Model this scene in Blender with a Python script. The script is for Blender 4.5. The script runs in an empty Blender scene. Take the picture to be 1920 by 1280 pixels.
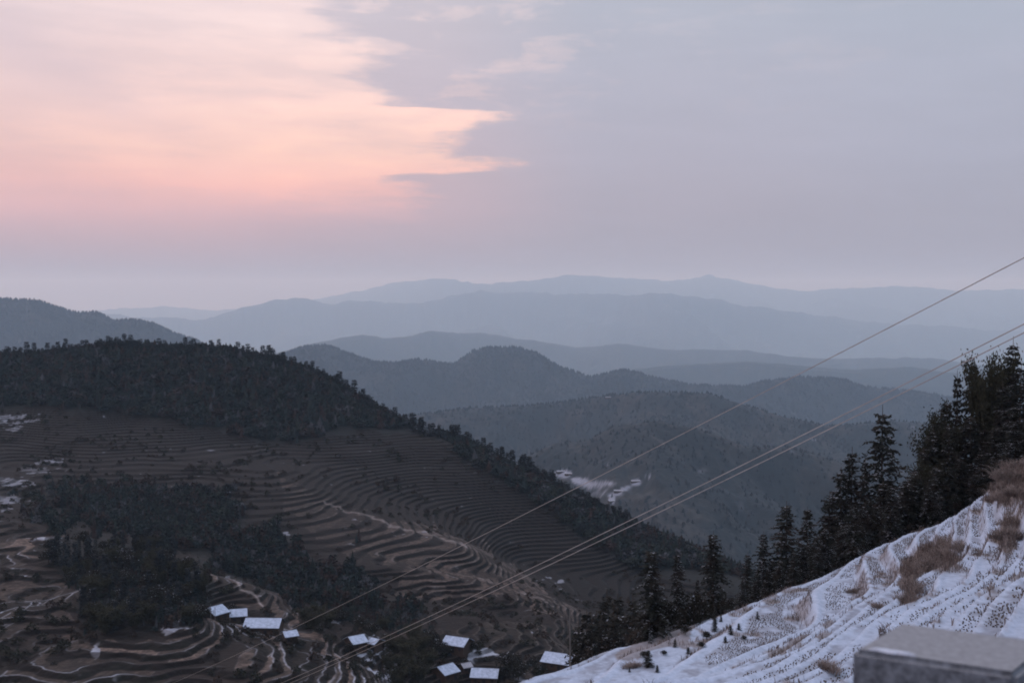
import bpy, math, random
import numpy as np
rng = np.random.default_rng(7); random.seed(7)
S = bpy.context.scene; COL = S.collection
F = 2133.0; HY = 560.0                      # focal length and level line, in photograph pixels (1920 wide)

# ------------------------------------------------------------------ camera
cd = bpy.data.cameras.new('camera'); cam = bpy.data.objects.new('camera', cd); COL.objects.link(cam)
cd.sensor_width = 36; cd.lens = 36*F/1920; cd.clip_start = .05; cd.clip_end = 150000
pitch = math.atan((640-HY)/F)
cam.rotation_euler = (math.pi/2-pitch, 0, 0); cam.location = (0, 0, 0)
cd.dof.use_dof = True; cd.dof.focus_distance = 160; cd.dof.aperture_fstop = 4.5
S.camera = cam
CP, SP = math.cos(pitch), math.sin(pitch)
def ray(px, py):
    """x/y and z/y of the world direction seen at a photograph pixel"""
    a = (np.asarray(px, float)-960)/F; b = -(np.asarray(py, float)-640)/F
    wy = CP + b*SP; wz = -SP + b*CP
    return a/wy, wz/wy
def proj(x, y, z):
    d = y*CP - z*SP; h = y*SP + z*CP
    d = np.maximum(d, 1e-3)
    return 960+F*x/d, 640-F*h/d

# ------------------------------------------------------------------ world
w = bpy.data.worlds.new('World'); S.world = w; w.use_nodes = True
nt = w.node_tree; nt.nodes.clear()
def N(t, **k):
    n = nt.nodes.new(t)
    for a, b in k.items(): setattr(n, a, b)
    return n
def L(a, b): nt.links.new(a, b)
def M(op, a, b=None, c=None, clamp=False):
    n = N('ShaderNodeMath', operation=op); n.use_clamp = clamp
    for i, v in enumerate((a, b, c)):
        if v is None: continue
        if isinstance(v, (int, float)): n.inputs[i].default_value = v
        else: L(v, n.inputs[i])
    return n.outputs[0]
def RAMP(x, pts, interp='LINEAR'):
    n = N('ShaderNodeValToRGB'); n.color_ramp.interpolation = interp
    e = n.color_ramp.elements
    while len(e) < len(pts): e.new(.5)
    for k, (p, c) in enumerate(pts):
        e[k].position = p
        e[k].color = (c[0], c[1], c[2], 1) if not isinstance(c, (int, float)) else (c, c, c, 1)
    L(x, n.inputs[0]); return n.outputs[0]
def MIX(f, a, b):
    n = N('ShaderNodeMix', data_type='RGBA')
    if isinstance(f, (int, float)): n.inputs[0].default_value = f
    else: L(f, n.inputs[0])
    for i, v in ((6, a), (7, b)):
        if isinstance(v, tuple): n.inputs[i].default_value = (*v, 1)
        else: L(v, n.inputs[i])
    return n.outputs[2]
def srgb(r, g, b, k=1.0):
    f = lambda v: ((v/255+.055)/1.055)**2.4 if v > 10 else v/255/12.92
    return (f(r)*k, f(g)*k, f(b)*k)
tc = N('ShaderNodeTexCoord'); sx = N('ShaderNodeSeparateXYZ'); L(tc.outputs['Generated'], sx.inputs[0])
az = M('ARCTAN2', sx.outputs[0], sx.outputs[1])          # 0 ahead, + to the right
el = M('ARCSINE', sx.outputs[2])
# cloud field: noise stretched along the horizon
cb = N('ShaderNodeCombineXYZ'); L(M('MULTIPLY', az, 3.2), cb.inputs[0]); L(M('MULTIPLY', el, 15.0), cb.inputs[1])
n1 = N('ShaderNodeTexNoise'); n1.inputs['Scale'].default_value = 1.6; n1.inputs['Detail'].default_value = 6; n1.inputs['Roughness'].default_value = .55; L(cb.outputs[0], n1.inputs[0])
n2 = N('ShaderNodeTexNoise'); n2.inputs['Scale'].default_value = 5.5; n2.inputs['Detail'].default_value = 8; n2.inputs['Roughness'].default_value = .62; n2.inputs['Distortion'].default_value = .3; L(cb.outputs[0], n2.inputs[0])
cb2 = N('ShaderNodeCombineXYZ'); L(M('MULTIPLY', az, 4.5), cb2.inputs[0]); L(M('ADD', M('MULTIPLY', el, 46.0), M('MULTIPLY', az, 2.0)), cb2.inputs[1])
n3 = N('ShaderNodeTexNoise'); n3.inputs['Scale'].default_value = 1.7; n3.inputs['Detail'].default_value = 7; n3.inputs['Roughness'].default_value = .6; n3.inputs['Distortion'].default_value = .5; L(cb2.outputs[0], n3.inputs[0])
cb4 = N('ShaderNodeCombineXYZ'); L(M('MULTIPLY', az, 7.0), cb4.inputs[0]); L(M('MULTIPLY', el, 20.0), cb4.inputs[1])
n4 = N('ShaderNodeTexNoise'); n4.inputs['Scale'].default_value = 1.9; n4.inputs['Detail'].default_value = 9; n4.inputs['Roughness'].default_value = .6; n4.inputs['Distortion'].default_value = .25; L(cb4.outputs[0], n4.inputs[0])
nz4 = M('SUBTRACT', n4.outputs[0], .5)
nz3 = M('SUBTRACT', n3.outputs[0], .5)
nz1 = M('SUBTRACT', n1.outputs[0], .5); nz2 = M('SUBTRACT', n2.outputs[0], .5)
# right-hand edge of the glowing gap, as azimuth by elevation (0..0.28 rad over the ramp)
elr = M('DIVIDE', el, .30, clamp=True)
def EY(py): return max(0, min(1, math.atan((HY-py)/F)/.30))
def AX(px): return math.atan((px-960)/F)*2+.5            # packed to 0..1
edge = RAMP(elr, [(EY(y), AX(x)) for y, x in ((560, 560), (420, 760), (368, 800), (350, 760), (332, 760), (322, 930), (306, 950), (290, 850), (250, 870), (228, 960), (212, 930), (204, 760), (165, 715), (100, 700), (50, 625), (0, 600), (-60, 560))])
edge = M('DIVIDE', M('SUBTRACT', edge, .5), 2)
dd = M('SUBTRACT', edge, az)
dd = M('ADD', dd, M('ADD', M('ADD', M('MULTIPLY', nz1, .04), M('MULTIPLY', nz2, .05)), M('ADD', M('MULTIPLY', nz3, .06), M('MULTIPLY', nz4, .13))))
mr = N('ShaderNodeMapRange', interpolation_type='SMOOTHSTEP'); L(dd, mr.inputs[0]); mr.inputs[1].default_value = -.022; mr.inputs[2].default_value = .034
gap = mr.outputs[0]
# soften the gap low down
low = N('ShaderNodeMapRange', interpolation_type='SMOOTHSTEP'); L(M('ADD', el, M('MULTIPLY', nz1, .03)), low.inputs[0]); low.inputs[1].default_value = .045; low.inputs[2].default_value = .105
gap = M('MULTIPLY', gap, low.outputs[0])
azr = M('ADD', M('DIVIDE', az, 1.1), .5, clamp=True)
def AR(px): return max(0, min(1, math.atan((px-960)/F)/1.1+.5))
# cloud-deck colours by elevation
deck = RAMP(elr, [(0, srgb(138, 134, 143)), (EY(480), srgb(154, 150, 161)), (EY(300), srgb(171, 173, 190)), (EY(150), srgb(176, 180, 197)), (EY(0), srgb(174, 182, 198)), (1, srgb(176, 184, 200))])
warmdeck = RAMP(elr, [(0, srgb(146, 136, 142)), (EY(510), srgb(160, 146, 154)), (EY(400), srgb(220, 180, 182)), (EY(340), srgb(222, 184, 184)), (EY(200), srgb(218, 196, 202)), (EY(0), srgb(228, 212, 218)), (1, srgb(230, 214, 222))])
leftw = RAMP(azr, [(0, 1.0), (AR(350), 1.0), (AR(760), .55), (AR(1150), .12), (AR(1900), .0)], 'EASE')
deckc = MIX(leftw, deck, warmdeck)
glowe = RAMP(elr, [(0, srgb(205, 172, 176)), (EY(430), srgb(226, 178, 178)), (EY(355), srgb(268, 204, 186)), (EY(290), srgb(272, 222, 200)), (EY(200), srgb(268, 228, 215)), (EY(60), srgb(255, 230, 227)), (1, srgb(240, 222, 226))])
# glow is weaker at the far left
gw = RAMP(azr, [(0, .25), (AR(0), .45), (AR(300), .8), (AR(560), 1.0), (AR(1000), 1.0), (1, 1.0)], 'EASE')
streak = N('ShaderNodeMapRange'); L(M('ADD', n1.outputs[0], M('ADD', M('MULTIPLY', nz2, .2), M('MULTIPLY', nz3, .2))), streak.inputs[0]); streak.inputs[1].default_value = .38; streak.inputs[2].default_value = .62; streak.inputs[3].default_value = .62; streak.inputs[4].default_value = 1
vd = M('DIVIDE', M('ADD', M('ADD', M('SUBTRACT', el, .185), M('MULTIPLY', M('ADD', az, .37), .5)), M('MULTIPLY', nz1, .05)), .026)
veil = M('MULTIPLY', M('EXPONENT', M('MULTIPLY', M('MULTIPLY', vd, vd), -1)), M('MULTIPLY', M('SUBTRACT', -.2, az), 4.0, clamp=True))
gw = M('MULTIPLY', gw, M('SUBTRACT', 1.0, M('MULTIPLY', veil, .8)))
gf = M('MULTIPLY', M('MULTIPLY', gap, gw), streak.outputs[0])
wl = N('ShaderNodeMapRange', interpolation_type='SMOOTHSTEP'); L(M('ADD', n4.outputs[0], M('MULTIPLY', nz3, .35)), wl.inputs[0]); wl.inputs[1].default_value = .50; wl.inputs[2].default_value = .64
wa = RAMP(azr, [(0, 0.), (AR(480), .0), (AR(640), 1.0), (AR(900), .7), (AR(1250), .15), (1, 0.)], 'EASE'); we = RAMP(elr, [(0, 0.), (EY(260), 0.), (EY(130), .8), (EY(20), 1.), (1, 1.)])
wis = M('MULTIPLY', M('MULTIPLY', wl.outputs[0], wa), M('MULTIPLY', we, .5))
gf = M('MAXIMUM', gf, wis)
skyc = MIX(gf, deckc, glowe)
# faint mottling
mott = M('ADD', 1.0, M('ADD', M('MULTIPLY', nz1, .12), M('ADD', M('MULTIPLY', nz2, .05), M('MULTIPLY', nz3, .07))))
vm = N('ShaderNodeVectorMath', operation='SCALE'); L(skyc, vm.inputs[0]); L(mott, vm.inputs['Scale'])
# sky above frame boosted to lift haze; nothing shines from below the horizon
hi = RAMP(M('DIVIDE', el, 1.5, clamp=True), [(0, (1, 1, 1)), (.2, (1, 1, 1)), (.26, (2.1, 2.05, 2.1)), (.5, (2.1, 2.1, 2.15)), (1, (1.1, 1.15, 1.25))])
dn = N('ShaderNodeMapRange'); L(el, dn.inputs[0]); dn.inputs[1].default_value = -.06; dn.inputs[2].default_value = -.02; dn.inputs[3].default_value = .06; dn.inputs[4].default_value = 1
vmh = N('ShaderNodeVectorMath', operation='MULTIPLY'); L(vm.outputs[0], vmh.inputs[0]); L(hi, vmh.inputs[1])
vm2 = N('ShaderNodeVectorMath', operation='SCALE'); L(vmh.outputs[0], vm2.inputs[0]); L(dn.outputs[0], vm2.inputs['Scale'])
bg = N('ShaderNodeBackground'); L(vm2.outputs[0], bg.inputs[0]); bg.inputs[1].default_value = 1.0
wo = N('ShaderNodeOutputWorld'); L(bg.outputs[0], wo.inputs[0])

# ------------------------------------------------------------------ sun: low, veiled by cloud, behind the glow
sd = bpy.data.lights.new('sun', 'SUN'); sd.energy = .05; sd.angle = math.radians(18); sd.color = (1, .72, .6)
so = bpy.data.objects.new('sun', sd); COL.objects.link(so)
saz, sel = math.atan((640-960)/F), math.radians(9)
so.rotation_euler = (math.pi/2-sel, 0, math.pi-saz)
S.view_settings.view_transform = 'Standard'; S.view_settings.look = 'None'; S.view_settings.exposure = 0; S.view_settings.gamma = 1
S.render.engine = 'CYCLES'
S.cycles.use_denoising = True; S.cycles.use_adaptive_sampling = False; S.cycles.filter_width = 1.9; S.cycles.volume_bounces = 4; S.cycles.max_bounces = 6; S.cycles.transparent_max_bounces = 4
S.cycles.diffuse_bounces = 2

# ------------------------------------------------------------------ numeric helpers
def hash2(i, j, s):
    h = (i.astype(np.int64)*374761393 + j.astype(np.int64)*668265263 + s*974634777) & 0x7fffffff
    h = ((h ^ (h >> 13))*1274126177) & 0x7fffffff
    return ((h ^ (h >> 16)) & 0xffff)/65535.0
def vn(x, y, s=0):
    x = np.asarray(x, float); y = np.asarray(y, float)
    i = np.floor(x); j = np.floor(y); fx = x-i; fy = y-j
    fx = fx*fx*fx*(fx*(fx*6-15)+10); fy = fy*fy*fy*(fy*(fy*6-15)+10)
    a = hash2(i, j, s); b = hash2(i+1, j, s); c = hash2(i, j+1, s); d = hash2(i+1, j+1, s)
    return (a+(b-a)*fx)*(1-fy)+(c+(d-c)*fx)*fy - .5
def fbm(x, y, sc, o=4, s=0, g=.5):
    t = 0; a = 1
    for k in range(o):
        t = t+a*vn(x/sc+k*17.3, y/sc-k*9.1, s+k); sc = sc/2.03; a *= g
    return t
def ss(a, b, x):
    t = np.clip((x-a)/(b-a), 0, 1); return t*t*(3-2*t)
def inpoly(px, py, poly):
    px = np.asarray(px); py = np.asarray(py); r = np.zeros(px.shape, bool); n = len(poly)
    for k in range(n):
        x0, y0 = poly[k]; x1, y1 = poly[(k+1) % n]
        if y0 == y1: continue
        c = ((y0 > py) != (y1 > py)) & (px < (x1-x0)*(py-y0)/(y1-y0)+x0)
        r ^= c
    return r
def softpoly(px, py, poly, j=14, s=3, sc=26):
    return inpoly(px+j*2*fbm(px, py, sc, 3, s), py+j*2*fbm(px, py, sc, 3, s+40), poly)
def blob(px, py, cx, cy, rx, ry): return np.exp(-((px-cx)/rx)**2-((py-cy)/ry)**2)
class TPS:
    """smooth sheet through points given as (pixel x, pixel y, depth) or ('z', pixel x, z, depth)"""
    def __init__(s, pts, smooth=2e-4):
        P = []; V = []
        for p in pts:
            if p[0] == 'z':
                u, _ = ray(p[1], HY); t = p[2]/p[3]; d = p[3]
            else:
                u, t = ray(p[0], p[1]); d = p[2]
            P.append((float(u)*2.2, math.log(d))); V.append(float(t))
        s.P = np.array(P); n = len(P)
        A = np.zeros((n+3, n+3)); A[:n, :n] = s.k(s.P[:, None]-s.P[None]) + np.eye(n)*smooth
        A[:n, n] = 1; A[:n, n+1:] = s.P; A[n:, :n] = A[:n, n:].T
        s.w = np.linalg.solve(A, np.concatenate([V, np.zeros(3)]))
    @staticmethod
    def k(d):
        r2 = (d**2).sum(-1)+1e-9; return r2*np.log(r2)*.5
    def __call__(s, x, y):
        x = np.asarray(x, float); y = np.maximum(np.asarray(y, float), 1.0); sh = x.shape
        q = np.stack([(x/y).ravel()*2.2, np.log(y).ravel()], 1); out = np.empty(len(q))
        for a in range(0, len(q), 40000):
            qq = q[a:a+40000]; out[a:a+40000] = s.k(qq[:, None]-s.P[None])@s.w[:-3]+s.w[-3]+qq@s.w[-2:]
        return out.reshape(sh)*y

# ------------------------------------------------------------------ mesh helpers
def tag(o, label=None, cat=None, group=None, kind=None):
    if label: o['label'] = label
    if cat: o['category'] = cat
    if group: o['group'] = group
    if kind: o['kind'] = kind
    return o
def mesh_np(name, V, Fc, mats, mi=None, col=None, smooth=False):
    """V (n,3); Fc (m,k) with k = 3 or 4"""
    me = bpy.data.meshes.new(name); V = np.ascontiguousarray(V, np.float32); Fc = np.ascontiguousarray(Fc, np.int32)
    k = Fc.shape[1]
    me.vertices.add(len(V)); me.vertices.foreach_set('co', V.ravel())
    me.loops.add(Fc.size); me.loops.foreach_set('vertex_index', Fc.ravel())
    me.polygons.add(len(Fc)); me.polygons.foreach_set('loop_start', np.arange(0, Fc.size, k, dtype=np.int32))
    me.polygons.foreach_set('loop_total', np.full(len(Fc), k, np.int32))
    for m in mats: me.materials.append(m)
    if mi is not None: me.polygons.foreach_set('material_index', np.ascontiguousarray(mi, np.int32))
    me.polygons.foreach_set('use_smooth', np.full(len(Fc), smooth, bool))
    me.update(calc_edges=True)
    if col is not None:
        a = me.color_attributes.new('tint', 'FLOAT_COLOR', 'POINT')
        c = np.ones((len(V), 4), np.float32); c[:, :3] = col; a.data.foreach_set('color', c.ravel())
    return me
def link(name, me, parent=None, loc=None, rz=0, sc=None):
    o = bpy.data.objects.new(name, me); COL.objects.link(o)
    if parent: o.parent = parent
    if loc is not None: o.location = [float(v) for v in loc]
    o.rotation_euler[2] = rz
    if sc is not None: o.scale = sc
    return o
def grid_faces(nr, nc):
    i = np.arange(nr-1)[:, None]*nc + np.arange(nc-1)[None]
    return np.stack([i, i+1, i+nc+1, i+nc], -1).reshape(-1, 4)
class MB:
    def __init__(s): s.v = []; s.f = []; s.m = []
    def add(s, V, Fs, mi=0):
        b = len(s.v); s.v += [tuple(map(float, p)) for p in V]; s.f += [tuple(b+i for i in f) for f in Fs]; s.m += [mi]*len(Fs)
    def box(s, x0, x1, y0, y1, z0, z1, mi=0):
        s.add([(x0, y0, z0), (x1, y0, z0), (x1, y1, z0), (x0, y1, z0), (x0, y0, z1), (x1, y0, z1), (x1, y1, z1), (x0, y1, z1)],
              [(3, 2, 1, 0), (4, 5, 6, 7), (0, 1, 5, 4), (1, 2, 6, 5), (2, 3, 7, 6), (3, 0, 4, 7)], mi)
    def tube(s, pts, rad, n=6, mi=0):
        pts = np.array(pts, float); R = np.broadcast_to(np.array(rad, float), (len(pts),))
        V = []; Fs = []
        for i, p in enumerate(pts):
            t = pts[min(i+1, len(pts)-1)]-pts[max(i-1, 0)]; t = t/(np.linalg.norm(t)+1e-9)
            a = np.cross(t, (0, 0, 1) if abs(t[2]) < .9 else (1, 0, 0)); a /= np.linalg.norm(a); b = np.cross(t, a)
            for k in range(n):
                q = 2*math.pi*k/n; V.append(p+R[i]*(a*math.cos(q)+b*math.sin(q)))
        for i in range(len(pts)-1):
            for k in range(n):
                Fs.append((i*n+k, i*n+(k+1) % n, (i+1)*n+(k+1) % n, (i+1)*n+k))
        Fs.append(tuple(range(n))[::-1]); Fs.append(tuple((len(pts)-1)*n+k for k in range(n)))
        s.add(V, Fs, mi)
    def mesh(s, name, mats):
        me = bpy.data.meshes.new(name); me.from_pydata(s.v, [], s.f)
        for m in mats: me.materials.append(m)
        me.polygons.foreach_set('material_index', s.m); me.update(); return me

# ------------------------------------------------------------------ materials
def mat(name, base=None, tint=False, nscale=1.0, amt=.3, rough=.9, bump=0, bscale=None, second=None, rnd=0, spec=.2):
    m = bpy.data.materials.new(name); m.use_nodes = True; t = m.node_tree; p = t.nodes['Principled BSDF']
    p.inputs['Roughness'].default_value = rough; p.inputs['Specular IOR Level'].default_value = spec
    tcn = t.nodes.new('ShaderNodeTexCoord')
    nz = t.nodes.new('ShaderNodeTexNoise'); nz.inputs['Scale'].default_value = nscale; nz.inputs['Detail'].default_value = 5; nz.inputs['Roughness'].default_value = .65
    t.links.new(tcn.outputs['Object'], nz.inputs[0])
    if tint:
        src = t.nodes.new('ShaderNodeAttribute'); src.attribute_name = 'tint'; c0 = src.outputs['Color']
    else:
        src = t.nodes.new('ShaderNodeRGB'); src.outputs[0].default_value = (*base, 1); c0 = src.outputs[0]
    if second:
        mx = t.nodes.new('ShaderNodeMix'); mx.data_type = 'RGBA'; n3 = t.nodes.new('ShaderNodeTexNoise'); n3.inputs['Scale'].default_value = nscale*.35
        t.links.new(tcn.outputs['Object'], n3.inputs[0])
        r = t.nodes.new('ShaderNodeMapRange'); r.inputs[1].default_value = .42; r.inputs[2].default_value = .6; t.links.new(n3.outputs[0], r.inputs[0])
        t.links.new(r.outputs[0], mx.inputs[0]); t.links.new(c0, mx.inputs[6]); mx.inputs[7].default_value = (*second, 1); c0 = mx.outputs[2]
    mr = t.nodes.new('ShaderNodeMapRange'); mr.inputs[1].default_value = .3; mr.inputs[2].default_value = .7; mr.inputs[3].default_value = 1-amt; mr.inputs[4].default_value = 1+amt
    t.links.new(nz.outputs[0], mr.inputs[0]); sc = mr.outputs[0]
    if rnd:
        oi = t.nodes.new('ShaderNodeObjectInfo'); r2 = t.nodes.new('ShaderNodeMapRange'); r2.inputs[3].default_value = 1-rnd; r2.inputs[4].default_value = 1+rnd
        t.links.new(oi.outputs['Random'], r2.inputs[0]); mm = t.nodes.new('ShaderNodeMath'); mm.operation = 'MULTIPLY'
        t.links.new(sc, mm.inputs[0]); t.links.new(r2.outputs[0], mm.inputs[1]); sc = mm.outputs[0]
    v = t.nodes.new('ShaderNodeVectorMath'); v.operation = 'SCALE'; t.links.new(c0, v.inputs[0]); t.links.new(sc, v.inputs['Scale'])
    t.links.new(v.outputs[0], p.inputs['Base Color'])
    if bump:
        nb = t.nodes.new('ShaderNodeTexNoise'); nb.inputs['Scale'].default_value = bscale or nscale*3; nb.inputs['Detail'].default_value = 4; t.links.new(tcn.outputs['Object'], nb.inputs[0])
        bp = t.nodes.new('ShaderNodeBump'); bp.inputs['Distance'].default_value = bump; t.links.new(nb.outputs[0], bp.inputs['Height']); t.links.new(bp.outputs[0], p.inputs['Normal'])
    return m
m_near = mat('snowy_soil', tint=True, nscale=2.2, amt=.16, bump=.06, bscale=3.5)
m_land = mat('terraced_land', tint=True, nscale=.35, amt=.35, bump=.4, bscale=.6)
m_far = mat('wooded_land', tint=True, nscale=.05, amt=.3)
m_fir = mat('fir_needles', (.011, .014, .011), nscale=.9, amt=.45, rnd=.25, second=(.018, .014, .011))
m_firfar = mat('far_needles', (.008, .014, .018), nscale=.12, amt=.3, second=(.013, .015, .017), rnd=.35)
m_wood_t = mat('wood_needles', tint=True, nscale=.12, amt=.35)
m_bam = mat('bamboo_leaves', (.021, .022, .013), nscale=.8, amt=.4, rnd=.2)
m_bush = mat('bush_leaves', (.015, .018, .013), nscale=.3, amt=.45, second=(.022, .016, .013), rnd=.2)
m_snow = mat('snow', (.42, .48, .57), nscale=2.5, amt=.10, bump=.03)
m_roofsnow = mat('roof_snow', (.30, .375, .49), nscale=.9, amt=.28)
m_frost = mat('frost', (.36, .40, .46), nscale=3, amt=.3)
m_snowdim = mat('dusted_snow', (.24, .26, .30), nscale=3, amt=.3)
m_bark = mat('bark', (.045, .035, .028), nscale=6, amt=.3)
m_straw = mat('dry_grass', (.16, .138, .128), nscale=1.4, amt=.3, second=(.085, .068, .062), rnd=.2)
m_stub = mat('rice_stubble', (.10, .085, .07), nscale=.7, amt=.5)
m_wood = mat('old_timber', (.045, .032, .026), nscale=2, amt=.3)
m_dark = mat('window_dark', (.012, .012, .014), nscale=2, amt=.2, rough=.4)
m_tile = mat('roof_tile', (.045, .045, .05), nscale=4, amt=.3)
m_wire = mat('wire', (.30, .285, .27), nscale=.5, amt=.15, rough=.6)
m_conc = mat('concrete_pole', (.10, .10, .10), nscale=3, amt=.2)
m_asph = mat('road_concrete', (.20, .20, .20), nscale=1.5, amt=.2)
# granite: speckled
m_gran = mat('granite', (.10, .115, .135), nscale=40, amt=.65, bump=.002, bscale=160)
m_grantop = mat('frosted_granite', (.185, .20, .22), nscale=55, amt=.22, bump=.002, bscale=90)

# ================================================================== NEAR SLOPE
near_pts = [
 (1000, 1276, 86), (1100, 1243, 89), (1150, 1218, 91), (1222, 1203, 93), (1330, 1168, 96), (1400, 1142, 99), (1480, 1108, 102), (1560, 1082, 106), (1620, 1047, 109),
 (1700, 1016, 112), (1760, 1000, 112), (1810, 975, 113), (1855, 945, 112), (1900, 885, 104), (1960, 850, 100), (2100, 790, 88), (2400, 700, 78),
 (1100, 1282, 80), (1300, 1282, 68), (1400, 1280, 62), (1500, 1280, 56), (1600, 1280, 50), (1400, 1215, 80), (1500, 1180, 85), (1600, 1150, 80), (1700, 1155, 66), (1640, 1100, 92),
 (1800, 1050, 82), (1900, 1050, 70), (1900, 1150, 50), (1850, 1220, 42), (2100, 1000, 56), (2300, 1000, 44), (1760, 1290, 40),
 (1000, 1340, 66), (1200, 1340, 52), (1500, 1350, 38), (1700, 1350, 29), (1900, 1340, 24), (2300, 1200, 18), (1000, 1450, 25), (1400, 1450, 20), (1800, 1500, 12), (2300, 1500, 8),
 (700, 1400, 90), (600, 1500, 60), (600, 1500, 30), (200, 1500, 60), (-200, 1500, 100), (-200, 1500, 25), (600, 1560, 12), (1000, 1560, 10), (200, 1600, 12), (-200, 1600, 8), (1400, 1600, 7), (1800, 1650, 6), (2300, 1800, 4.5), (900, 1800, 4.5), (-200, 1800, 4.5),
 (700, 1400, 180), (-100, 1450, 180), (-100, 1500, 240), (700, 1480, 240),
 # beyond the brow
 (1000, 1360, 130), (1100, 1320, 130), (1222, 1290, 130), (1330, 1260, 130), (1400, 1240, 132), (1500, 1215, 136), (1600, 1165, 138), (1700, 1120, 140), (1850, 1040, 138), (1960, 950, 128), (2200, 880, 110),
 (1000, 1420, 240), (1222, 1420, 220), (1400, 1400, 210), (1600, 1350, 200), (1800, 1280, 190), (2000, 1200, 180), (2300, 1080, 180), (2300, 1200, 250), (1800, 1380, 250), (1400, 1450, 260)]
T_near = TPS(near_pts)
def near_raw(x, y):
    yy = np.maximum(y, 4.5)
    z = T_near(x*yy/np.maximum(y, 4.5), yy)
    z = np.where(y < 4.5, -1.6 + (z+1.6)*ss(2.6, 4.5, y), z)
    return np.where(y < -4, -1.6+(-4-y)*.6, z)
NSTEP = 1.1
BRX = [600, 1000, 1100, 1150, 1222, 1330, 1400, 1480, 1560, 1620, 1700, 1760, 1810, 1855, 1900, 1960, 2100, 2400]
BRY = [80, 86, 89, 91, 93, 96, 99, 102, 106, 109, 112, 112, 113, 112, 104, 100, 88, 78]
def past_brow(x, y):
    u0 = ray(BRX, [HY]*len(BRX))[0]; return y-np.interp(x/np.maximum(y, 1), u0, BRY)
def near_h(x, y, full=False):
    b = near_raw(x, y)
    act = ss(16, 30, y)
    amp = np.clip((y-10)/60, 0, 1)
    q0 = b + amp*((3.6*fbm(x, y, 32, 2, 11)+.9*fbm(x, y, 12, 2, 15))*(1-.75*np.exp(-(past_brow(x, y)/14)**2)) + .16*fbm(x, y, 7, 2, 21))
    q = q0/NSTEP+.45; k = np.floor(q); f = q-k
    r = .26+.22*vn(x/9, y/9, 19)
    zt = NSTEP*(k + ss(1-r, 1, f)*1.0)
    zt = zt + .16*np.exp(-((f-.05)/.05)**2)*(.5+1.0*(vn(x/2.5, y/2.5, 8)+.5))
    zz = b*(1-act) + act*zt
    zz = zz + .05*amp*fbm(x, y, 1.6, 3, 31)
    if full: return zz, f, k, q0
    return zz
xs = np.concatenate([np.arange(-150, -24, 1.6), np.arange(-24, 78, .24), np.arange(78, 150, 1.2)])
ys = np.concatenate([np.arange(-60, 2, 2.0), np.arange(2, 36, .5), np.arange(36, 136, .24), np.arange(136, 255, .9)])
X, Y = np.meshgrid(xs, ys)
Z, fr, kk, q0 = near_h(X, Y, True)
PX, PY = proj(X, Y, Z)
snow = np.array([.325, .40, .51]); strawc = np.array([.15, .13, .122]); soil = np.array([.10, .105, .12]); dimsnow = np.array([.50, .52, .57])
gr = fbm(X, Y, 3.2, 4, 50); gr2 = fbm(X, Y, .8, 3, 60); big = fbm(X, Y, 14, 2, 70)
wst = np.zeros(X.shape)
RN = 1-(.26+.22*vn(X/9, Y/9, 19))
riser = ss(-.03, .06, fr-RN)*(1-ss(.95, 1.0, fr))
wst = np.maximum(wst, riser*ss(-.2, .3, gr+.7*big)*.7)
wst = np.maximum(wst, ss(.30, .52, gr+.35*gr2)*.75)
# mixed snow and stubble soil on the treads
tread = (fr > .14) & (fr < .64)
ws = np.where(tread, .10+ss(-.25, .35, gr2+.35*big+.9*(hash2(kk, np.floor(X/17), 5)-.5))*.5, ss(.1, .45, gr2)*.12)
ws = np.maximum(ws, np.exp(-((fr-RN+.04)/.045)**2)*.8*ss(-.4, .1, gr))
# bare earth bank below the left end, brown brow at right
bank = softpoly(PX, PY, [(1150, 1235), (1240, 1165), (1300, 1160), (1290, 1205), (1190, 1235)], 6)
brow = blob(PX, PY, 1765, 1042, 60, 40)+blob(PX, PY, 1705, 1100, 22, 50)+1.3*blob(PX, PY, 1910, 900, 70, 50)+blob(PX, PY, 1890, 1010, 25, 45)+blob(PX, PY, 1660, 1195, 22, 14)
wst = np.maximum(wst, ss(.35, .75, brow+.6*gr))
wst = np.where(bank, np.maximum(wst, .75), wst)
behind = ss(1, 7, past_brow(X, Y)) # dark woodland floor beyond the brow
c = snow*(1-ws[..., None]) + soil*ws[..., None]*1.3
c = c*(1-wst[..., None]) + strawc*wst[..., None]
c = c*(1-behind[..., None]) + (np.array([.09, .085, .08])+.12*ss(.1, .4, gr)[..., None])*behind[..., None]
rowm = (Y < 3.0) & (Y > -4)
c[rowm] = (.25, .25, .26)
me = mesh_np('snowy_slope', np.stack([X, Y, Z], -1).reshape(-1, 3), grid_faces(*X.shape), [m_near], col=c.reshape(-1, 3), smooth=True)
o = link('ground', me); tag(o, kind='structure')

# rice stubble rows
sp = .20
gx, gy = np.meshgrid(np.arange(4, 60, sp), np.arange(44, 128, sp*1.05))
a_ = math.radians(-20)
wx = gx + .5*fbm(gx, gy, 9, 2, 80); wy = gy + .5*fbm(gx, gy, 9, 2, 90)
cx, cy = 30, 85
rx = cx+(wx-cx)*math.cos(a_)-(wy-cy)*math.sin(a_); ry = cy+(wx-cx)*math.sin(a_)+(wy-cy)*math.cos(a_)
rx = rx.ravel()+rng.normal(0, .055, rx.size); ry = ry.ravel()+rng.normal(0, .035, ry.size)
rz, f_, k_, _ = near_h(rx, ry, True)
ppx, ppy = proj(rx, ry, rz)
den = hash2(k_, np.floor(rx/17), 5)
keep = (f_ > .17) & (f_ < .62) & (ppx > 1360+120*fbm(rx, ry, 12, 2, 97)) & (fbm(rx, ry, 1.3, 2, 96) < .32) & (ppx < 2050) & (ppy < 1300) & (past_brow(rx, ry) < 2) & (rng.random(rx.size) < .55+.75*den) & (fbm(rx, ry, 5, 2, 99) < .30)
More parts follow.
